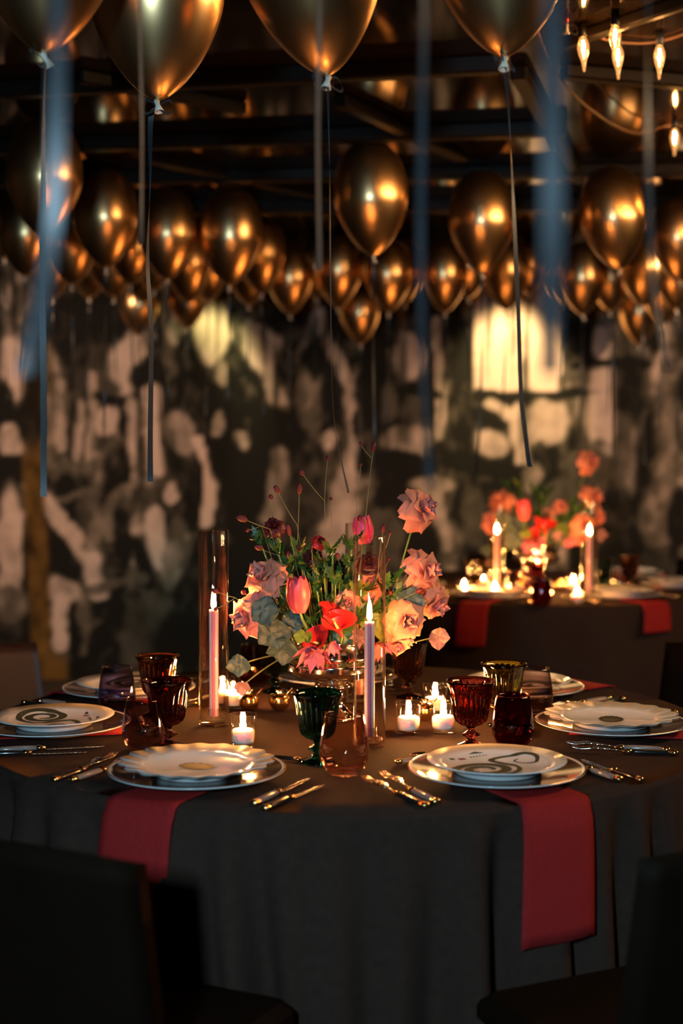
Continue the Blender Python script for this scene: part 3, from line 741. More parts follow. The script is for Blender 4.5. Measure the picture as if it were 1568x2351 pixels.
# gold salt cellars shaped like pomegranates
def cellar_meshes():
    b = MB(); b.lathe([(0, 0), (.010, .0005), (.018, .005), (.0235, .014), (.0245, .021), (.0225, .029), (.0225, .030)], 32)
    l = MB(); l.lathe([(.0228, .0295), (.020, .0345), (.013, .0385), (.007, .039), (.0055, .042), (.008, .049), (.0065, .0495), (.003, .044), (0, .043)], 40,
                      rfun=lambda r, z, t, j: r*(1+.28*math.cos(5*t)) if z > .045 else r)
    s = MB(); s.tube([(.012, 0, .032), (.022, 0, .041), (.031, 0, .051)], [.0016, .0014, .0022], 6)
    return b.mesh('jar', M['gold']), l.mesh('crown_lid', M['gold']), s.mesh('spoon_handle', M['gold'])
CEL = cellar_meshes()
def cellar(loc, lab, rz=0, grp='gold salt cellars'):
    t = thing('salt_cellar', lab, 'salt cellar', (loc[0], loc[1], TT+.001), (0, 0, rz), grp); obj('jar', CEL[0], t); obj('crown_lid', CEL[1], t); obj('spoon_handle', CEL[2], t)
cellar(on_table(572, 1632), 'gold pomegranate salt cellar, left of the pair beside the urn', .2)
cellar(on_table(642, 1632), 'gold pomegranate salt cellar, right of the pair beside the urn', .4)
cellar(on_table(975, 1655), 'gold pomegranate salt cellar between the votives on the right', .3)

# ---------------------------------------------------------------- silver urn
def urn_meshes():
    b = MB()
    prof = [(0, .088), (.03, .088), (.05, .092), (.080, .100), (.098, .110), (.103, .118), (.101, .124), (.103, .128), (.100, .134), (.094, .137), (.088, .140), (.086, .150), (.086, .172), (.089, .178), (.091, .182), (.089, .184), (.083, .180), (.083, .14), (.0, .11)]
    b.lathe(prof, 64)
    s = MB(); s.lathe([(0, 0), (.052, 0), (.055, .004), (.050, .010), (.036, .018), (.024, .034), (.021, .046), (.027, .052), (.023, .057), (.030, .068), (.040, .074), (.041, .080), (.034, .086), (.03, .0885), (0, .0885)], 60,
                      rfun=lambda r, z, t, j: r*(1+.035*abs(math.cos(14*t))) if .006 < z < .05 or .06 < z < .082 else r)
    h = []
    for sg in (-1, 1):
        m = MB(); m.tube([(sg*.082, 0, .178), (sg*.090, 0, .190), (sg*.103, 0, .196), (sg*.112, 0, .186), (sg*.113, 0, .165), (sg*.110, 0, .146), (sg*.098, 0, .134), (sg*.090, 0, .118), (sg*.086, 0, .108)],
                         [.006, .006, .006, .007, .008, .0075, .0075, .009, .005], 10, flat=.62); h.append(m.mesh('urn_handle', M['silver']))
    return b.mesh('urn_bowl', M['silver']), s.mesh('urn_foot', M['silver']), h
URN = urn_meshes()
def urn(loc, lab, rz=.15, s=1.0):
    t = thing('silver_urn', lab, 'urn', (loc[0], loc[1], TT+.001), (0, 0, rz), scale=s)
    obj('bowl', URN[0], t); obj('foot', URN[1], t)
    for m in URN[2]: obj('handle', m, t)
UP = at_depth(765, 1655, 3.2); UP.z = TT
urn(UP, 'polished silver footed urn holding the flowers on the near table')

# ---------------------------------------------------------------- flowers
def petal_mesh(key, L, W, cup, roll, point, mat, nu=6, nv=8):
    # grows along +z from the origin, faces +x outward
    def make():
        mb = MB()
        def fn(u, v):
            q = v; s = (u-.5)*2
            wd = W*(math.sin(PI*min(1, q*.80+.14))**.75)*(1-.25*q if point > 0 else 1)
            y = s*wd
            z = L*q*(1-.06*s*s) + point*L*.10*max(0, q-.7)/.3*(1-abs(s))
            bend = roll*max(0, q-.45)**1.6*L*3.0
            x = cup*(-(s*s))*W*.7 + .22*L*math.sin(q*PI*.5) + bend + .05*W*math.sin(6*s+3*q)*q
            z -= abs(bend)*.7
            return (x, y, z)
        mb.grid(fn, nu, nv); return mb.mesh('petal', mat)
    return cached(key, make)
def frame_to(d, roll=0.0):
    d = Vector(d).normalized(); q = d.to_track_quat('Z', 'Y'); return (q.to_matrix() @ Matrix.Rotation(roll, 3, 'Z'))
def curve_pts(a, b, sag, n=8):
    a, b = Vector(a), Vector(b); m = (a+b)/2 + Vector(sag); return [(a*(1-t)**2 + m*2*t*(1-t) + b*t*t) for t in [i/n for i in range(n+1)]]
def stem_child(t, tip, root, r=.0025, mat='stem', sag=(0, 0, .02)):
    mb = MB(); inv = t.matrix_world
    pts = curve_pts(root, tip, sag); o = Vector(t.location)
    mb.tube([p-o for p in pts], [r]*len(pts), 6); me = mb.mesh('stem', M[mat])
    s = obj('stem', me, t); return s
def rose(c, size, face, label, mat='peach', root=None, roll=0.0, grp='peach roses', inner='pinkpeach', n_out=6, cat='rose', name='rose'):
    c = Vector(c); t = thing(name, label, cat, c, group=grp); k = size/.09; Rf = frame_to(face, roll)
    def ring(n, key, L, W, cup, rl, pt, tilt, r0, z0, m, phase):
        me = petal_mesh(key+m, L, W, cup, rl, pt, M[m])
        for i in range(n):
            a = 2*PI*i/n + phase + random.uniform(-.12, .12)
            tl = tilt + random.uniform(-.12, .12)
            R3 = Rf @ Matrix.Rotation(a, 3, 'Z') @ Matrix.Rotation(tl, 3, 'Y')
            off = Rf @ (Matrix.Rotation(a, 3, 'Z') @ Vector((r0*k, 0, z0*k)))
            obj('petal', me, t, off, R3, (k*random.uniform(.92, 1.08)))
    ring(n_out, 'out', .046, .030, -.18, .50, .6, 1.12, .004, -.011, mat, 0)
    ring(5, 'mdo', .042, .028, .10, .55, .7, .80, .004, -.008, mat, .9)
    ring(5, 'mid', .038, .024, .35, .38, .7, .48, .004, -.006, mat, .5)
    ring(4, 'inn', .034, .0185, .65, .12, .4, .20, .003, -.003, inner, .2)
    ring(3, 'bud', .030, .010, 1.1, .0, .3, -.05, .001, 0, inner, .9)
    if root is not None:
        back = c - (Rf @ Vector((0, 0, .012*k)))
        stem_child(t, back, root, .0022, 'stem', (0, 0, .01))
        mb = MB(); mb.lathe([(0, -.016*k), (.006*k, -.013*k), (.008*k, -.004*k), (0, .0)], 10); obj('calyx', mb.mesh('calyx', M['stem']), t, (0, 0, 0), Rf)
    return t
def bowl_pt(UPx, dx=0, dy=0): return Vector((UPx.x+dx, UPx.y+dy, TT+.15))
S = 1/1040.0
def bouquet(shift, s, tagw, full=True):
    """shift: world offset from the near arrangement; positions are those of the near arrangement"""
    O = Vector((UP.x, UP.y, TT))
    def P(px, py, d):
        p = at_depth(px, py, d); return O + shift + (p-O)*s
    base = O + shift
    def root(dx=0.0, dy=0.0): return base + Vector((dx*s, dy*s, .15*s))
    w_ = tagw
    G = ' ' + w_
    roses = [(970, 1166, 3.16, .100, (.75, -.55, .25), 'peach rose standing highest on a long stem, upper right', 'peach'),
             (982, 1310, 3.14, .098, (.75, -.6, .15), 'peach rose at the right edge of the flowers, above another', 'peach'),
             (1002, 1388, 3.17, .082, (.6, -.6, -.35), 'peach rose lowest on the right edge of the flowers', 'peach'),
             (935, 1425, 3.07, .090, (.25, -1, .05), 'peach rose right of the front glass cylinder', 'peach'),
             (915, 1478, 3.09, .066, (-.1, -.8, -.6), 'peach rose hanging low over the urn rim, right side', 'peach'),
             (603, 1322, 3.12, .102, (-.55, -.6, .55), 'pink peach rose at the upper left of the flowers', 'peach'),
             (566, 1418, 3.10, .104, (-.7, -.7, -.1), 'dusty pink rose at the left edge of the flowers', 'pinkpeach'),
             (797, 1383, 3.14, .066, (-.1, -1, .2), 'small peach rose above the red callas', 'peach'),
             (855, 1345, 3.16, .070, (.2, -.9, .5), 'coral rose seen through the front glass cylinder', 'peach')]
    for i, (x, y, d, sz, fc, lab, m) in enumerate(roses):
        rose(P(x, y, d), sz*s, fc, lab+G, m, root((x-765)*S*.5, 0), roll=i*.7, grp='peach roses'+G)
    if full:
        rose(P(848, 1290, 3.20), .058*s, (0, -.8, .5), 'dark red ruffled bloom seen through the front glass cylinder'+G, 'burgundy', root(.03, 0), grp='dark blooms'+G, inner='burgundy', n_out=7)
        rose(P(628, 1207, 3.15), .050*s, (-.1, -.8, .5), 'near-black ranunculus on the upper left'+G, 'burgundy', root(-.04, 0), grp='dark blooms'+G, inner='burgundy', cat='flower', name='ranunculus')
        rose(P(722, 1276, 3.15), .046*s, (.1, -.8, .6), 'dark red ranunculus in the leafy middle'+G, 'burgundy', root(-.01, 0), grp='dark blooms'+G, inner='burgundy', cat='flower', name='ranunculus')
        rose(P(735, 1243, 3.22), .036*s, (.3, -.8, .6), 'small copper red ranunculus at the top of the leaves'+G, 'calla', root(0, 0), grp='dark blooms'+G, inner='burgundy', cat='flower', name='ranunculus')
    # tulips: six cupped petals
    def tulip(c, h, wd, axis, lab, m):
        t = thing('tulip', lab, 'tulip', c, group='tulips'+G); Rf = frame_to(axis)
        def mk():
            mb = MB()
            def fn(u, v):
                sgm = (u-.5)*1.35; r = .5*math.sin(PI*(.10+.66*v))**.6*(1-.12*v)
                zz = v + (.06*(1-abs(u-.5)*2) if v > .8 else 0)
                return (r*math.cos(sgm), r*math.sin(sgm)*(1 if v < .8 else 1-(v-.8)*2.2), zz)
            mb.grid(fn, 6, 9); return mb.mesh('petal', M[m])
        me = cached('tulip'+m, mk)
        for i in range(6):
            a = i*PI/3+.3; kk = 1.0 if i % 2 else .93
            obj('petal', me, t, (0, 0, 0), Rf @ Matrix.Rotation(a, 3, 'Z'), (wd*kk, wd*kk, h*(1 if i % 2 else .96)))
        stem_child(t, c, root((t.location.x-base.x)*.5/s, 0), .003*s, 'stem', (0, 0, -.005))
    tulip(P(688, 1405, 3.04), .074*s, .058*s, (-.06, -.12, 1), 'coral red tulip left of centre'+G, 'tulip')
    if full: tulip(P(838, 1248, 3.27), .062*s, .052*s, (-.15, 0, 1), 'magenta tulip rising behind the front glass cylinder'+G, 'magenta')
    # calla lilies: a flared funnel with a pointed lip
    def calla(c, sz, axis, rl, lab):
        t = thing('calla_lily', lab, 'calla lily', c, group='red callas'+G); Rf = frame_to(axis, rl)
        def mk():
            mb = MB()
            def fn(u, v):
                a = (u-.5)*2*PI*.97; lip = math.cos(a/2)**2
                r = .05 + .42*v**1.8*(.65+.6*lip)
                x = r*math.cos(a) + .35*lip**6*max(0, v-.6)*1.5; y = r*math.sin(a)
                z = v*(.85 - .12*lip) - .25*max(0, v-.75)*lip*2
                return (x, y, z)
            mb.grid(fn, 20, 10); return mb.mesh('spathe', M['calla'])
        obj('spathe', cached('calla', mk), t, (0, 0, 0), Rf, sz)
        sp = MB(); sp.tube([(0, 0, .15), (0, 0, .4), (0, 0, .62)], [.05, .05, .03], 8); obj('spadix', sp.mesh('spadix', M['yellow']), t, (0, 0, 0), Rf, sz)
        stem_child(t, c, root((c.x-base.x)*.4/s, 0), .003*s, 'stem', (0, 0, -.01))
    calla(P(742, 1440, 3.10), .066*s, (.35, -.35, .85), .6, 'red calla lily above the others, left of the middle'+G)
    calla(P(785, 1462, 3.09), .072*s, (-.35, -.45, .75), .2, 'largest red calla lily with folded lip, centre'+G)
    calla(P(742, 1480, 3.10), .060*s, (-.55, -.75, .25), .9, 'lowest red calla lily hanging over the urn rim'+G)
    # dusky pink star flowers (many narrow petals) and leaves
    def star(c, sz, face, n, m, lab, name='star_flower', cat='flower', W=.16, cup=.2):
        t = thing(name, lab, cat, c, group=cat+'s'+G); Rf = frame_to(face)
        def mk():
            mb = MB()
            def fn(u, v):
                sgm = (u-.5)*2; wd = W*(math.sin(PI*min(.985, v*.86+.12))**(.62 if W > .22 else 1))
                return (v*.5*(1-.07*sgm*sgm*v), sgm*wd, cup*v*v*.5 + .05*(1-sgm*sgm) - .035*math.exp(-(sgm*6)**2) + .01*math.sin(v*11+sgm*4))
            mb.grid(fn, 8, 9); return mb.mesh('petal', M[m])
        me = cached('star%s%.2f%.2f' % (m, W, cup), mk); nm = 'leaf' if 'leaf' in name or cat in ('leaf sprig',) else 'petal'
        for i in range(n):
            a = 2*PI*i/n + random.uniform(-.1, .1)
            obj(nm, me, t, (0, 0, 0), Rf @ Matrix.Rotation(a, 3, 'Z') @ Matrix.Rotation(random.uniform(-.2, .25), 3, 'Y'), sz*random.uniform(.9, 1.1))
        rt_ = MB(); rt_.lathe([(0, -.02), (.05, 0), (0, .06)], 8); obj('centre', rt_.mesh('centre', M['stem_thin']), t, (0, 0, 0), Rf, sz)
        stem_child(t, c, root((c.x-base.x)*.5/s, 0), .0014*s, 'stem_thin', (0, 0, .01))
        return t
    star(P(722, 1492, 3.06), .078*s, (-.1, -.6, -.7), 13, 'pinkstar', 'dusky pink star flower drooping over the urn below the calla'+G, W=.17, cup=.8)
    star(P(762, 1482, 3.08), .040*s, (.3, -.8, -.4), 9, 'pinkstar', 'small dusky pink star flower right of the lowest calla'+G, W=.17, cup=.8)
    star(P(872, 1480, 3.08), .060*s, (.1, -.6, -.7), 11, 'pinkstar', 'dusky pink star flower right of the striped taper'+G, W=.17, cup=.8)
    star(P(826, 1462, 3.09), .050*s, (0, -.8, -.2), 8, 'mauveleaf', 'faded mauve bloom left of the striped taper'+G, W=.14, cup=.4)
    hell = [(606, 1402, 3.05, .066, 5, 'greyleaf', (0, -1, .1), 'grey green clover-like sprig in front of the left roses'),
            (628, 1452, 3.07, .082, 5, 'greyleaf', (-.1, -1, -.3), 'grey green leaf cluster left above the urn handle'),
            (652, 1490, 3.09, .076, 4, 'greyleaf', (-.1, -.8, -.6), 'grey green leaf cluster hanging beside the urn handle'),
            (672, 1425, 3.12, .060, 5, 'greyleaf', (.1, -1, 0), 'shadowy green leaves below the coral tulip'),
            (942, 1385, 3.10, .074, 5, 'greyleaf', (.2, -1, .2), 'grey green leaf cluster between the right roses'),
            (1006, 1462, 3.12, .056, 4, 'mauveleaf', (.2, -1, -.2), 'dusty mauve leaf sprig poking out low on the right'),
            (792, 1455, 3.13, .070, 5, 'leaf', (0, -1, .1), 'dark green leaves under the callas'),
            (700, 1462, 3.07, .050, 2, 'lime', (-.4, -.9, .3), 'lime green leaf beside the lowest calla'),
            (842, 1415, 3.13, .060, 4, 'lime', (.1, -1, .3), 'pale green leaves behind the striped taper'),
            (880, 1440, 3.13, .060, 4, 'lime', (.1, -1, .1), 'yellow green leaves right of the taper'),
            (548, 1528, 3.06, .052, 4, 'greyleaf', (-.2, -1, -.2), 'grey sprig trailing beside the left cylinder'),
            (556, 1575, 3.06, .040, 4, 'mauveleaf', (-.1, -1, -.5), 'mauve tip of the sprig trailing beside the left cylinder'),
            (650, 1440, 3.16, .07, 5, 'leaf', (0, -1, 0), 'deep green leaves behind the grey clusters'),
            (900, 1400, 3.17, .07, 5, 'leaf', (.1, -1, 0), 'deep green leaves behind the right roses')]
    for x, y, d, sz, n, m, fc, lab in hell:
        star(P(x, y, d), sz*s, fc, n, m, lab+G, name='leaf_sprig', cat='leaf sprig', W=.30, cup=.22)
    # feathery green foliage
    def frond(c, sz, up, m, lab):
        t = thing('leafy_stem', lab, 'foliage', c, group='leafy stems'+G)
        def mk():
            mb = MB()
            def fn(u, v):
                sgm = (u-.5)*2; return (.05*math.sin(v*3), sgm*.10*math.sin(PI*min(.97, v*.9+.08))*(1+.35*math.sin(v*26)), v*.55)
            mb.grid(fn, 2, 14); return mb.mesh('leaf', M[m])
        me = cached('frond'+m, mk); Rf = frame_to(up)
        for i in range(7):
            a = i*2.4 + random.random(); obj('leaf', me, t, Rf @ Vector((0, 0, sz*(.12*(i % 3)))), Rf @ Matrix.Rotation(a, 3, 'Z') @ Matrix.Rotation(.35+.28*(i % 4), 3, 'Y'), sz*random.uniform(.8, 1.15))
        stem_child(t, c, root((c.x-base.x)*.4/s, 0), .0018*s, 'stem', (0, 0, 0))
    fr = [(640, 1262, 'leafy stem below the near-black ranunculus', 'leaf'), (600, 1240, 'thin leafy stem at the far upper left', 'leaf'), (668, 1305, 'leafy stem above the coral tulip', 'leaf'),
          (705, 1300, 'leafy stem left of the dark red ranunculus', 'leaf'), (745, 1295, 'leafy stem right of the dark red ranunculus', 'leaf'), (728, 1345, 'broad leafy stem right of the coral tulip', 'leaf'),
          (770, 1330, 'leafy stem in the middle', 'leaf'), (762, 1262, 'yellowish leafy stem at the top middle', 'lime'), (800, 1290, 'leafy stem near the front cylinder rim', 'leaf'),
          (806, 1250, 'leaf tuft beside the front cylinder rim', 'leaf'), (690, 1260, 'leafy stem between the two ranunculus', 'lime'), (660, 1345, 'dark leaves left of the coral tulip', 'leaf'),
          (745, 1385, 'dark leaves above the callas', 'leaf'), (830, 1360, 'leaves seen through the front cylinder', 'lime'), (885, 1340, 'leafy stem right of the front cylinder', 'leaf')]
    fr += [(690, 1400, 'low dark leaves between the tulip and the callas', 'leaf'), (820, 1420, 'low leaves left of the striped taper', 'leaf'), (650, 1400, 'low leaves left of the coral tulip', 'leaf'), (770, 1400, 'low leaves between the callas', 'leaf'), (715, 1420, 'low leaves above the lowest calla', 'leaf'),
           (860, 1400, 'low leaves right of the striped taper', 'leaf'), (785, 1345, 'leaves above the small peach rose', 'leaf'), (675, 1375, 'leaves behind the coral tulip', 'leaf'), (735, 1320, 'leaves under the dark red ranunculus', 'leaf'), (900, 1370, 'leaves left of the lower right roses', 'leaf')]
    for x, y, lab, m in (fr if full else fr[::2]):
        frond(P(x, y+12, 3.12+random.uniform(-.03, .07)), (.085 if y > 1290 else .07)*s, ((x-765)*S*3, -.45, 1), m, lab+G)
    if not full: return
    # burnet: thin branching stems with dark red bobbles
    heads = [((555, 1190), (620, 1215), .016, 1.9), ((568, 1217), (600, 1207), .010, 1), ((622, 1141), (630, 1205), .011, 1.3), ((636, 1124), (682, 1205), .013, 1.9), ((687, 1122), (683, 1250), .013, 2.2),
             ((693, 1085), (745, 1150), .011, 1.6), ((753, 1052), (745, 1150), .010, 1.4), ((828, 1018), (854, 1052), .009, 1), ((858, 1026), (838, 1215), .012, 2.2), ((828, 1067), (815, 1200), .008, 1),
             ((760, 1145), (765, 1240), .008, 1), ((662, 1217), (680, 1300), .013, 2.4), ((594, 1257), (640, 1275), .014, 1.6), ((685, 1258), (690, 1300), .012, 1.7), ((664, 1275), (676, 1330), .012, 2),
             ((880, 1214), (868, 1320), .012, 2), ((896, 1224), (880, 1270), .010, 1), ((826, 1190), (820, 1240), .012, 1.4), ((944, 1298), (900, 1370), .014, 2.2), ((934, 1287), (900, 1360), .009, 1), ((963, 1356), (890, 1392), .013, 1.6),
             ((897, 1361), (880, 1372), .011, 1.2), ((559, 1360), (580, 1375), .012, 1.1), ((585, 1453), (600, 1448), .012, 1.1), ((641, 1437), (670, 1440), .014, 1.1), ((940, 1433), (930, 1440), .010, 1.1),
             ((494, 1357), (540, 1372), .012, 1.7), ((495, 1398), (540, 1372), .010, 1), ((893, 1285), (870, 1330), .010, 1), ((740, 1300), (745, 1340), .010, 1.4), ((716, 1255), (720, 1300), .010, 1.3), ((775, 1275), (780, 1330), .010, 1.3)]
    BL = ['burnet stem with an oblong bobble leaning far left of the black ranunculus', 'burnet stem with a tiny bobble just below the far left one', 'burnet stem with a small bobble above the black ranunculus', 'burnet stem with an oblong bobble leaning left, above the black ranunculus',
     'upright burnet stem with the longest bobble, right of the leaning one', 'burnet stem with a bright bobble, top left of its fork', 'burnet stem rising straight with a bobble at upper centre', 'highest left twig of the burnet above the front cylinder', 'tallest burnet stem with long bobble above the front cylinder',
     'burnet stem with a tiny red bobble below the tallest pair', 'burnet stem with a tiny lone bobble over the leafy middle', 'thick burnet bobble just right of the black ranunculus', 'burnet bobble above the upper left rose', 'burnet bobble above the dark red ranunculus, left side', 'burnet bobble low in the leaves above the coral tulip',
     'long burnet bobble right of the front cylinder rim', 'small burnet bobble right of the long one at the cylinder rim', 'burnet bobble in front of the magenta tulip', 'long burnet bobble left of the upper right roses', 'small burnet bobble nearest the upper right rose petals', 'burnet stem crossing the rightmost rose with a bright bobble',
     'burnet bobble right of the front flame', 'burnet bobble above the left edge rose', 'burnet bobble on the left edge rose, low', 'burnet bobble on the grey green leaves at left', 'burnet bobble on the peach rose right of the cylinder', 'burnet stem with a bobble in front of the left taper flame', 'burnet stem with a bobble below the left taper flame',
     'burnet bobble halfway down right of the front cylinder', 'burnet bobble among leaves right of the dark red ranunculus', 'burnet bobble touching the top of the dark red ranunculus', 'burnet bobble among leaves left of the front cylinder']
    plc = ['upper left', 'upper middle', 'upper right', 'right side', 'left side', 'middle']
    for i, ((hx, hy), (jx, jy), hr, el) in enumerate(heads):
        d = 3.08 + (i % 5)*.03
        if hx < 520: d = 3.02
        h = P(hx, hy, d); j = P(jx, jy, d+.02)
        reg = ('reaching past the left taper flame' if hx < 520 else 'highest, above the front cylinder' if hy < 1060 else 'tall and thin above the leaves' if hy < 1180 else 'at the left side of the flowers' if hx < 640 else 'at the right side of the flowers' if hx > 860 else 'among the leaves in the middle')
        t = thing('burnet_stem', BL[i], 'flower', h, group='burnet stems'+G)
        mb = MB(); pts = curve_pts(h, j, ((random.uniform(-.004, .004)), 0, -.003), 5)+curve_pts(j, root((jx-765)*S*.5, 0), (0, 0, .02), 6)[1:]
        mb.tube([p-h for p in pts], [.0007]*len(pts), 5); obj('stem', mb.mesh('stem', M['stem_thin']), t)
        hb = MB(); r = hr*.45; ax = frame_to(h-j); prof = [(max(.0001, r*math.sin(PI*q/8)), r*el*(-math.cos(PI*q/8))) for q in range(9)]; prof[0] = (0, prof[0][1]); prof[-1] = (0, prof[-1][1])
        hb.lathe(prof, 12, rfun=lambda r_, z, tt, jj: r_*(1+.18*math.sin(5*tt+jj*2.1)))
        obj('flower_head', hb.mesh('flower_head', M['burnet']), t, (0, 0, 0), ax)
bouquet(Vector((0, 0, 0)), 1.0, 'on the near table', True)

# ---------------------------------------------------------------- chairs
def chair_meshes(mat):
    bk = MB()
    def panel(front):
        def fn(u, v):
            x = (u-.5)*.44*(1-.06*v); z = .40+.395*v + .012*math.cos((u-.5)*PI)*v
            y = -.205 - .055*v + .022*((u-.5)*2)**2 + (0.022 if front else -.0)
            return (x, y, z)
        return fn
    n = 14; m = 12
    o = len(bk.v)
    bk.grid(panel(False), n, m); k = len(bk.v); bk.grid(panel(True), n, m)
    idx = lambda i, j: i*(m+1)+j
    for i in range(n):
        for j in (0, m): bk.f.append((idx(i, j), idx(i+1, j), k+idx(i+1, j), k+idx(i, j))); bk.m.append(0)
    for j in range(m):
        for i in (0, n): bk.f.append((idx(i, j), idx(i, j+1), k+idx(i, j+1), k+idx(i, j))); bk.m.append(0)
    se = MB(); se.box((0, -.005, .435), (.45, .42, .055), bev=.018)
    lg = MB(); lg.tube([(0, 0, 0), (0, 0, .41)], [.013, .017], 4)
    return bk.mesh('backrest', M[mat]), se.mesh('seat', M[mat], smooth=False), lg.mesh('leg', M['leg'])
def chair(center, k, r, lab, mat='leather', grp=None, off=0.0, rot=0.0, dx=0, dy=0):
    me = cached('chair'+mat, lambda: chair_meshes(mat))
    p, out, a = setting_frame(center, k, r, off)
    t = thing('dining_chair', lab, 'chair', (p.x+dx, p.y+dy, 0), (0, 0, PI-a+rot), grp)
    obj('backrest', me[0], t); obj('seat', me[1], t)
    for sx in (-.19, .19):
        for sy in (-.17, .17): obj('leg', me[2], t, (sx, sy, 0))
g = 'chairs around the near table'
chair(TC1, 4, 1.08, 'dark leather chair, its back filling the lower left corner', 'leather', g, dx=.095)
chair(TC1, 3, 1.05, 'dark leather chair in shadow at the lower right corner', 'leather', g, dx=.04)
chair(TC1, 6, 1.04, 'reddish brown leather chair behind the table at the far left', 'leather_red', g, dx=-.05)
chair(TC1, 1, 1.06, 'dark leather chair behind the table at the far right', 'leather', g, dx=.07)
chair(TC1, 0, 1.12, 'dark leather chair hidden behind the flowers', 'leather', g)
g = 'chairs around the blurred table'
chair(TC2, 0, 1.02, 'dark chair beyond the blurred table, behind its flowers', 'leather', g)
chair(TC2, 1, 1.02, 'dark chair beyond the blurred table, right one', 'leather', g)
chair(TC2, 6, 1.02, 'dark chair beyond the blurred table, left one', 'leather', g)

# ---------------------------------------------------------------- the blurred table's settings
B = ' on the blurred table'
def t2(px, py): return at_height(px, py, TT)
for k, lab in ((4, 'front left'), (3, 'front right'), (2, 'right'), (5, 'left'), (1, 'back right')):
    place_plates(TC2, k, 'snake', 'bronze charger plate at the '+lab+' place'+B, 'white plate at the '+lab+' place'+B, grp=B)
    add_napkin(TC2, k, 'crimson napkin hanging at the '+lab+' place'+B, hang=.15 if k == 4 else .09, wd=.12)
g = 'taper candles in tall glass cylinders, blurred table'
for x, y, lab in ((1140, 1366, 'left of the blurred flowers'), (1352, 1371, 'right of the blurred flowers')):
    hurricane(t2(x, y), lab, g)
for x, y, lab in ((1065, 1368, 'leftmost'), (1136, 1374, 'below the left taper'), (1316, 1357, 'rear one by the right taper'), (1325, 1387, 'front one by the right taper'), (1107, 1350, 'small one behind the left pair'), (1235, 1352, 'by the blurred urn')):
    votive(t2(x, y), 'glowing votive, '+lab+B, grp='votives'+B)
tumbler(t2(1243, 1391), 'tum_ruby', 'ruby tumbler front centre'+B, grp='tumblers'+B)
tumbler(t2(1185, 1372), 'tum_pink', 'pink tumbler left of the ruby one'+B, grp='tumblers'+B)
tumbler(t2(1425, 1362), 'tum_mauve', 'clear tumbler right of the taper'+B, grp='tumblers'+B)
goblet(t2(1225, 1375), 'gob_amethyst', 'red goblet beside the ruby tumbler'+B, grp='goblets'+B)
goblet(t2(1382, 1358), 'gob_green', 'green goblet right of the right taper'+B, grp='goblets'+B)
goblet(t2(1090, 1360), 'gob_olive', 'olive goblet between the left votives'+B, grp='goblets'+B)
goblet(t2(1445, 1350), 'gob_brown', 'brown goblet towards the right'+B, grp='goblets'+B)
for x, y, lab in ((1200, 1352, 'left'), (1285, 1358, 'right')): cellar(t2(x, y), 'gold salt cellar, '+lab+' one'+B, grp='salt cellars'+B)
cl_setting(TC2, 3, 'front right', B); cl_setting(TC2, 4, 'front left', B)
U2 = Vector((.868, 6.30, TT)); urn(U2, 'silver urn holding the flowers on the blurred table', rz=.4)
bouquet(Vector((U2.x-UP.x, U2.y-UP.y, 0)), 1.15, 'on the blurred table', False)

# ---------------------------------------------------------------- balloons with ribbons
def balloon_mesh(mat):
    # knot at the origin, body above, height 1, widest radius .36
    mb = MB(); prof = [(0, 0.0)]
    for i in range(1, 40):
        q = i/40; t = PI*q
        r = .352*math.sin(t)**.92*(1-.0*q)*(.78+.34*q-.13*q*q) if True else 0
        prof.append((r, .5-.5*math.cos(t)))
    prof.append((0, 1.0))
    # pear shape: taper to the neck
    prof = [(r*(min(1, (z/.45)**.18) if z > 0 else 0), z) for r, z in prof]
    mb.lathe(prof, 48); return mb.mesh('balloon_skin', M[mat])
def knot_mesh():
    mb = MB(); mb.lathe([(0, .012), (.006, .008), (.004, 0), (.009, -.014), (.0075, -.014), (.003, -.002), (0, -.002)], 16); return mb.mesh('knot', M['knot'])
def bow_mesh():
    mb = MB()
    for a0, sg in ((.2, 1), (3.0, 1)):
        pts = [Vector((math.cos(a0)*.030*math.sin(q*PI)*(1), .012*math.sin(q*2*PI), .016*math.sin(q*2*PI)-.004)) for q in [i/12 for i in range(13)]]
        mb.ribbon(pts, Vector((0, .6, .8)), .008)
    return mb.mesh('bow', M['ribbon'])
def ribbon_part(t, pts, wid, tw, seed=0.0, rm='ribbon'):
    mb = MB(); n = 60; P_ = [Vector(p) for p in pts]; L = len(P_)-1; out = []
    for i in range(n+1):
        s = i/n*L; a = min(int(s), L-1); f = s-a
        p0 = P_[max(a-1, 0)]; p1 = P_[a]; p2 = P_[a+1]; p3 = P_[min(a+2, L)]
        out.append(.5*((2*p1)+(-p0+p2)*f+(2*p0-5*p1+4*p2-p3)*f*f+(-p0+3*p1-3*p2+p3)*f**3))
    def side(q):
        a = tw*(1-q)**1.5*PI + seed + .25*math.sin(q*9+seed); return Vector((math.cos(a), math.sin(a), 0))
    mb.ribbon(out, side, wid); o = obj('ribbon', mb.mesh('ribbon', M[rm]), t); return o
balloon_n = [0]
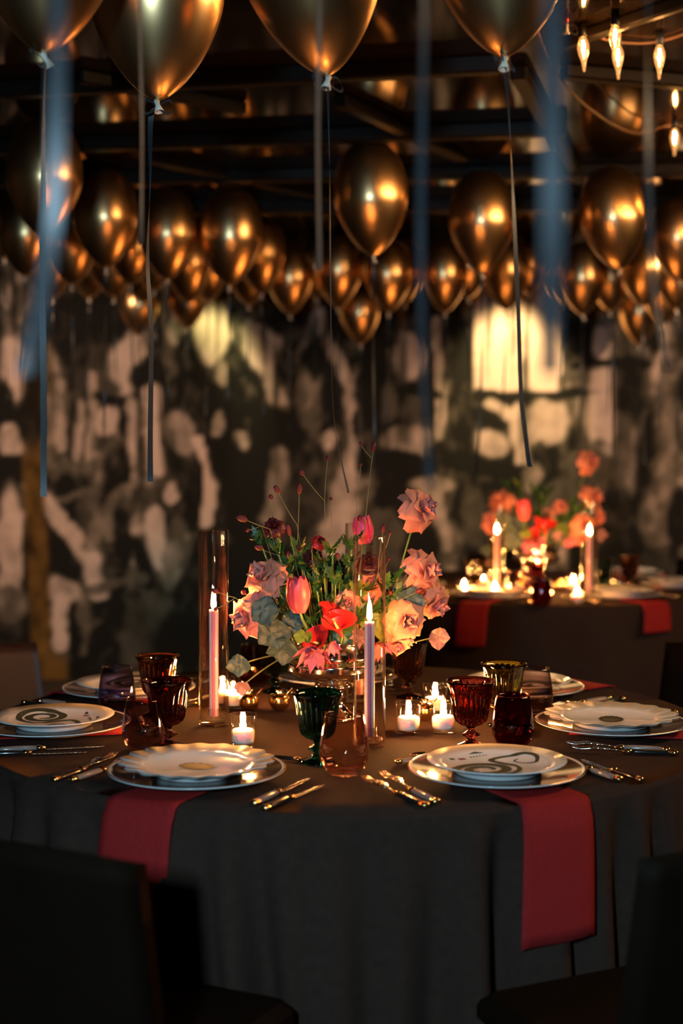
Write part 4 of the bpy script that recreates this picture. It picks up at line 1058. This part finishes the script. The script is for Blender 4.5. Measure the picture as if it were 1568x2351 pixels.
def balloon(kx, ky, dep, lab, ribbon=None, H=.40, mat='gold_balloon', wid=.009, tw=1.5, grp='gold balloons under the ceiling', tilt=None, name='balloon', seed=None, cat='balloon', nr=True, rm='ribbon'):
    p = at_depth(kx, ky, dep); i = balloon_n[0]; balloon_n[0] += 1
    H = min(H, CEIL-.004-p.z)
    t = thing(name, lab, cat, p, group=grp)
    me = cached('balloon'+mat, lambda: balloon_mesh(mat))
    rx, ry = tilt if tilt else (random.uniform(-.05, .05), random.uniform(-.05, .05))
    if tilt is None: H *= .995
    obj('skin', me, t, (0, 0, .008), (rx, ry, random.random()*6), H)
    obj('knot', cached('knot', knot_mesh), t, (0, 0, 0), (random.uniform(-.5, .5), random.uniform(-.5, .5), 0), 1.1)
    obj('bow', cached('bow', bow_mesh), t, (0, 0, 0), (0, 0, random.random()*2))
    if ribbon:
        pts = [Vector((0, 0, -.004))]+[at_depth(x, y, dep+.02)-p for x, y in ribbon]
    elif nr:
        L = random.uniform(.45, .80); dx = random.uniform(-.03, .03)
        pts = [Vector((0, 0, 0)), Vector((dx*.2, 0, -L*.3)), Vector((dx*.6, 0, -L*.7)), Vector((dx, 0, -L))]
    if ribbon or nr: ribbon_part(t, pts, wid, tw, seed if seed is not None else random.random()*3, rm)
    return t
fg = 'near gold balloons along the top'
balloon(104, 135, 2.52, 'gold balloon cut off at the top left corner', [(100, 300), (98, 600), (100, 900), (100, 1140)], H=.42, grp=fg, tilt=(0, 0), seed=0, tw=.5, wid=.011)
balloon(362, 241, 2.86, 'gold balloon second from left along the top edge', [(346, 275), (345, 420), (339, 600), (347, 760), (345, 1000), (345, 1106)], H=.42, grp=fg, tilt=(0, -.02), seed=.1, tw=1.1, wid=.0115)
balloon(752, 186, 2.68, 'gold balloon largest along the top edge, centre', [(757, 400), (759, 650), (766, 950), (800, 1132)], H=.43, grp=fg, tilt=(0, -.26), seed=1.2, tw=.2, wid=.0085)
balloon(1158, 142, 2.56, 'gold balloon with pale knot, right of centre along the top edge', [(1168, 260), (1178, 450), (1189, 700), (1198, 920), (1216, 1072)], H=.42, grp=fg, tilt=(0, .04), seed=.2, tw=.6, wid=.010)
# nearer balloons above the frame whose ribbons hang into view
ng = 'gold balloons above the frame'
balloon(140, -900, 1.05, 'gold balloon above the frame trailing a broad blurred ribbon at the left', [(135, -100), (128, 400), (110, 600), (55, 860)], H=.4, grp=ng, wid=.011, tw=.2, seed=.1, tilt=(0, 0))
balloon(316, -250, 2.0, 'gold balloon above the frame trailing a thin amber ribbon', [(320, 0), (326, 300), (324, 560)], H=.4, grp=ng, wid=.006, tw=.3, seed=.8, tilt=(0, 0))
balloon(735, -330, 1.85, 'gold balloon above the frame trailing a ribbon ending at centre', [(734, 0), (730, 300), (734, 620)], H=.4, grp=ng, wid=.006, tw=.1, rm='ribbon_amber_lit', seed=.5, tilt=(0, 0))
balloon(975, -600, 1.35, 'gold balloon above the frame trailing a long ribbon to the tall rose', [(974, 0), (966, 500), (972, 850), (988, 1115)], H=.4, grp=ng, wid=.008, tw=.2, seed=.4, tilt=(0, 0))
balloon(1268, -1000, .98, 'gold balloon above the frame trailing the broadest blurred ribbon at right', [(1270, -100), (1268, 400), (1266, 650), (1262, 860)], H=.4, grp=ng, wid=.015, tw=.1, seed=.1, tilt=(0, 0))
balloon(1490, -300, 1.5, 'gold balloon above the frame trailing a curling ribbon at the far right', [(1488, 300), (1500, 640), (1535, 850)], H=.38, grp=ng, wid=.010, tw=.3, seed=.5, tilt=(0, 0))
mg = 'gold balloons in the middle distance'
balloon(858, 594, 5.12, 'bright gold balloon at centre right, largest of the middle ones', [(857, 800), (860, 1000), (862, 1120)], H=.41, grp=mg, tilt=(0, -.05))
balloon(1106, 632, 5.62, 'gold balloon behind the top right balloon ribbon', [(1106, 800), (1100, 1000), (1085, 1150)], H=.40, grp=mg, tilt=(0, 0))
balloon(1422, 624, 5.55, 'gold balloon at the far right of the middle row', [(1408, 800), (1408, 1000), (1408, 1150)], H=.40, grp=mg, tilt=(0, -.12))
balloon(96, 548, 4.85, 'gold balloon at the left edge behind the blurred ribbon', None, H=.42, grp=mg, tilt=(0, .05))
balloon(243, 622, 5.65, 'gold balloon second from left in the middle row', None, H=.40, grp=mg)
balloon(383, 648, 5.95, 'gold balloon third from left in the middle row', None, H=.38, grp=mg)
balloon(526, 662, 6.0, 'gold balloon fourth in the middle row with bright highlight', [(526, 760), (525, 850), (524, 960)], H=.41, grp=mg)
far = [(58, 640, 6.3), (120, 690, 7.0), (165, 660, 6.6), (205, 690, 7.4), (262, 690, 7.2), (300, 660, 6.8), (330, 700, 7.5), (355, 672, 6.9), (318, 775, 7.9), (432, 700, 7.0), (478, 696, 7.3), (570, 706, 7.2),
       (666, 727, 7.3), (600, 680, 6.9), (775, 712, 7.2), (726, 690, 7.5), (828, 795, 7.6), (892, 722, 7.0), (930, 700, 7.4), (1022, 722, 7.2), (1075, 690, 7.5), (1163, 716, 7.0), (1215, 680, 7.6), (1338, 728, 7.2), (1290, 700, 7.6), (1400, 720, 7.7),
       (1476, 708, 7.0), (1552, 716, 7.1), (1520, 750, 7.6), (1466, 796, 7.9), (1560, 650, 6.2), (12, 600, 6.5), (430, 760, 7.9)]
far_lab = ['cut by the left edge at mid height', 'blurred behind the big left edge balloon', 'low in the left cluster behind the blue ribbon', 'right of the blue ribbon in the left cluster', 'small and low under the second middle balloon',
 'half hidden below the second middle balloon', 'between the second and third middle balloons', 'hanging lowest in the left cluster, deep amber', 'tucked low under the third middle balloon', 'left behind the third middle balloon',
 'small and far, just above the left bright mural patch', 'right behind the third middle balloon', 'left behind the fourth middle balloon', 'low right behind the fourth middle balloon', 'high in the gap right of the fourth middle balloon',
 'standing alone with a white highlight, left of centre', 'small, left of the two thin centre ribbons', 'behind the thin centre ribbon', 'hanging lowest at the centre, rust coloured', 'just below the brightest centre balloon',
 'right behind the brightest centre balloon', 'right of the long blurred ribbon', 'small, left below the balloon behind the top right ribbon', 'above the brightest mural patch', 'at the top right corner of the bright mural patch',
 'left below the far right middle balloon', 'with twin highlights right of the broad blurred ribbon', 'small, right below the far right middle balloon', 'hanging lowest at the right, thin and amber', 'with twin highlights near the right curling ribbon',
 'low at the right behind the curling ribbon', 'low at the right edge of the picture', 'large and dim, cut by the right edge']
placed = [at_depth(x, y, d) for x, y, d in ((96, 548, 4.85), (243, 622, 5.65), (383, 648, 5.95), (526, 662, 6.0), (858, 594, 5.12), (1106, 632, 5.62), (1422, 624, 5.55))]
far2 = []
for (x, y, d) in sorted(far):
    best = None
    for k in range(-12, 13):
        dd = d + k*.06
        if not 6.0 < dd < WALL_Y-.17: continue
        p = at_depth(x, y, dd)
        over = sum(max(0, .255-math.hypot(p.x-q.x, p.y-q.y)) for q in placed)
        cost = over*10 + abs(k)*.02
        if best is None or cost < best[0]: best = (cost, dd, p)
    placed.append(best[2]); far2.append((x, y, best[1]))
for i, (x, y, d) in enumerate(far2):
    balloon(x, y, d, 'gold balloon '+far_lab[i], None, H=random.uniform(.33, .36) if d > 7.3 else .37, grp='gold balloons in the back rows', wid=.009)
balloon(1300, 64, 3.7, 'stand-in dark red balloon for a reflection beside the string light bulbs at the top', None, H=.42, mat='red_stand_in', grp=None, tilt=(0, .25), nr=False)  # made-up balloon put where a red reflection shows

# ---------------------------------------------------------------- string light bulbs
def bulb_meshes():
    g = MB(); g.lathe([(.0075, 0), (.010, -.006), (.0150, -.020), (.0155, -.030), (.0125, -.046), (.0070, -.062), (.0045, -.074), (.0030, -.088), (0, -.0905)], 24)
    s = MB(); s.lathe([(0, .034), (.010, .034), (.0115, .028), (.0115, .002), (.0085, -.002), (0, -.001)], 16)
    f = MB(); f.tube([(0, 0, -.010), (.0015, 0, -.022), (-.0012, 0, -.034), (.0008, 0, -.046)], [.0022, .0034, .0034, .0014], 8)
    return g.mesh('bulb_glass', M['bulb']), s.mesh('socket', M['leg']), f.mesh('filament', M['filament'])
BM = bulb_meshes()
def bulb(px, py, lab, tilt=0.0, Z=CEIL-.036, s=1.0):
    p = at_height(px, py, Z)
    t = thing('string_light_bulb', lab, 'light bulb', p, (0, tilt, 0), 'string light bulbs', s)
    obj('bulb_glass', BM[0], t); obj('socket', BM[1], t); obj('filament', BM[2], t)
    return p
bl = [(1338, 85, 'glowing flame-tip bulb, leftmost at the top right', -.05), (1412, 58, 'glowing flame-tip bulb, upper one of the overlapping pair', .0), (1418, 104, 'glowing flame-tip bulb, lower one of the overlapping pair', -.03),
      (1514, 104, 'glowing flame-tip bulb at the top, right of the pair', 0.0), (1549, 296, 'glowing flame-tip bulb alone at the right edge', 0.0)]
pb = [bulb(x, y, lab, tl) for x, y, lab, tl in bl]
for i, (x, y) in enumerate([(1640, 60), (1720, 110), (1650, 200), (1760, 250), (1700, 320), (1850, 180), (1900, 90), (1980, 260), (2100, 150), (1680, 380), (1800, 400)]):
    bulb(x, y, 'glowing flame-tip bulb outside the right edge of the picture', 0)
def cord(pts, lab):
    mb = MB(); P_ = [at_height(x, y, z) for x, y, z in pts]; out = []
    for i in range(len(P_)-1):
        for s_ in range(6):
            t = s_/6; p0 = P_[max(i-1, 0)]; p1 = P_[i]; p2 = P_[i+1]; p3 = P_[min(i+2, len(P_)-1)]
            out.append(.5*((2*p1)+(-p0+p2)*t+(2*p0-5*p1+4*p2-p3)*t*t+(-p0+3*p1-3*p2+p3)*t**3))
    out.append(P_[-1]); mb.tube(out, .004, 6); o = obj('light_cord', mb.mesh('light_cord', M['cord'])); tag(o, lab, 'cord', 'string light cords')
cord([(1230, 60, CEIL-.006), (1285, 180, CEIL-.03), (1370, 262, CEIL-.045), (1460, 306, CEIL-.03), (1549, 288, CEIL-.01), (1700, 312, CEIL-.01)], 'brown light cord swooping across the ceiling to the right edge bulb')
cord([(1338, 72, CEIL-.006), (1416, 96, CEIL-.010), (1514, 95, CEIL-.006), (1640, 52, CEIL-.006)], 'dark cord joining the bulbs along the ceiling at top right')
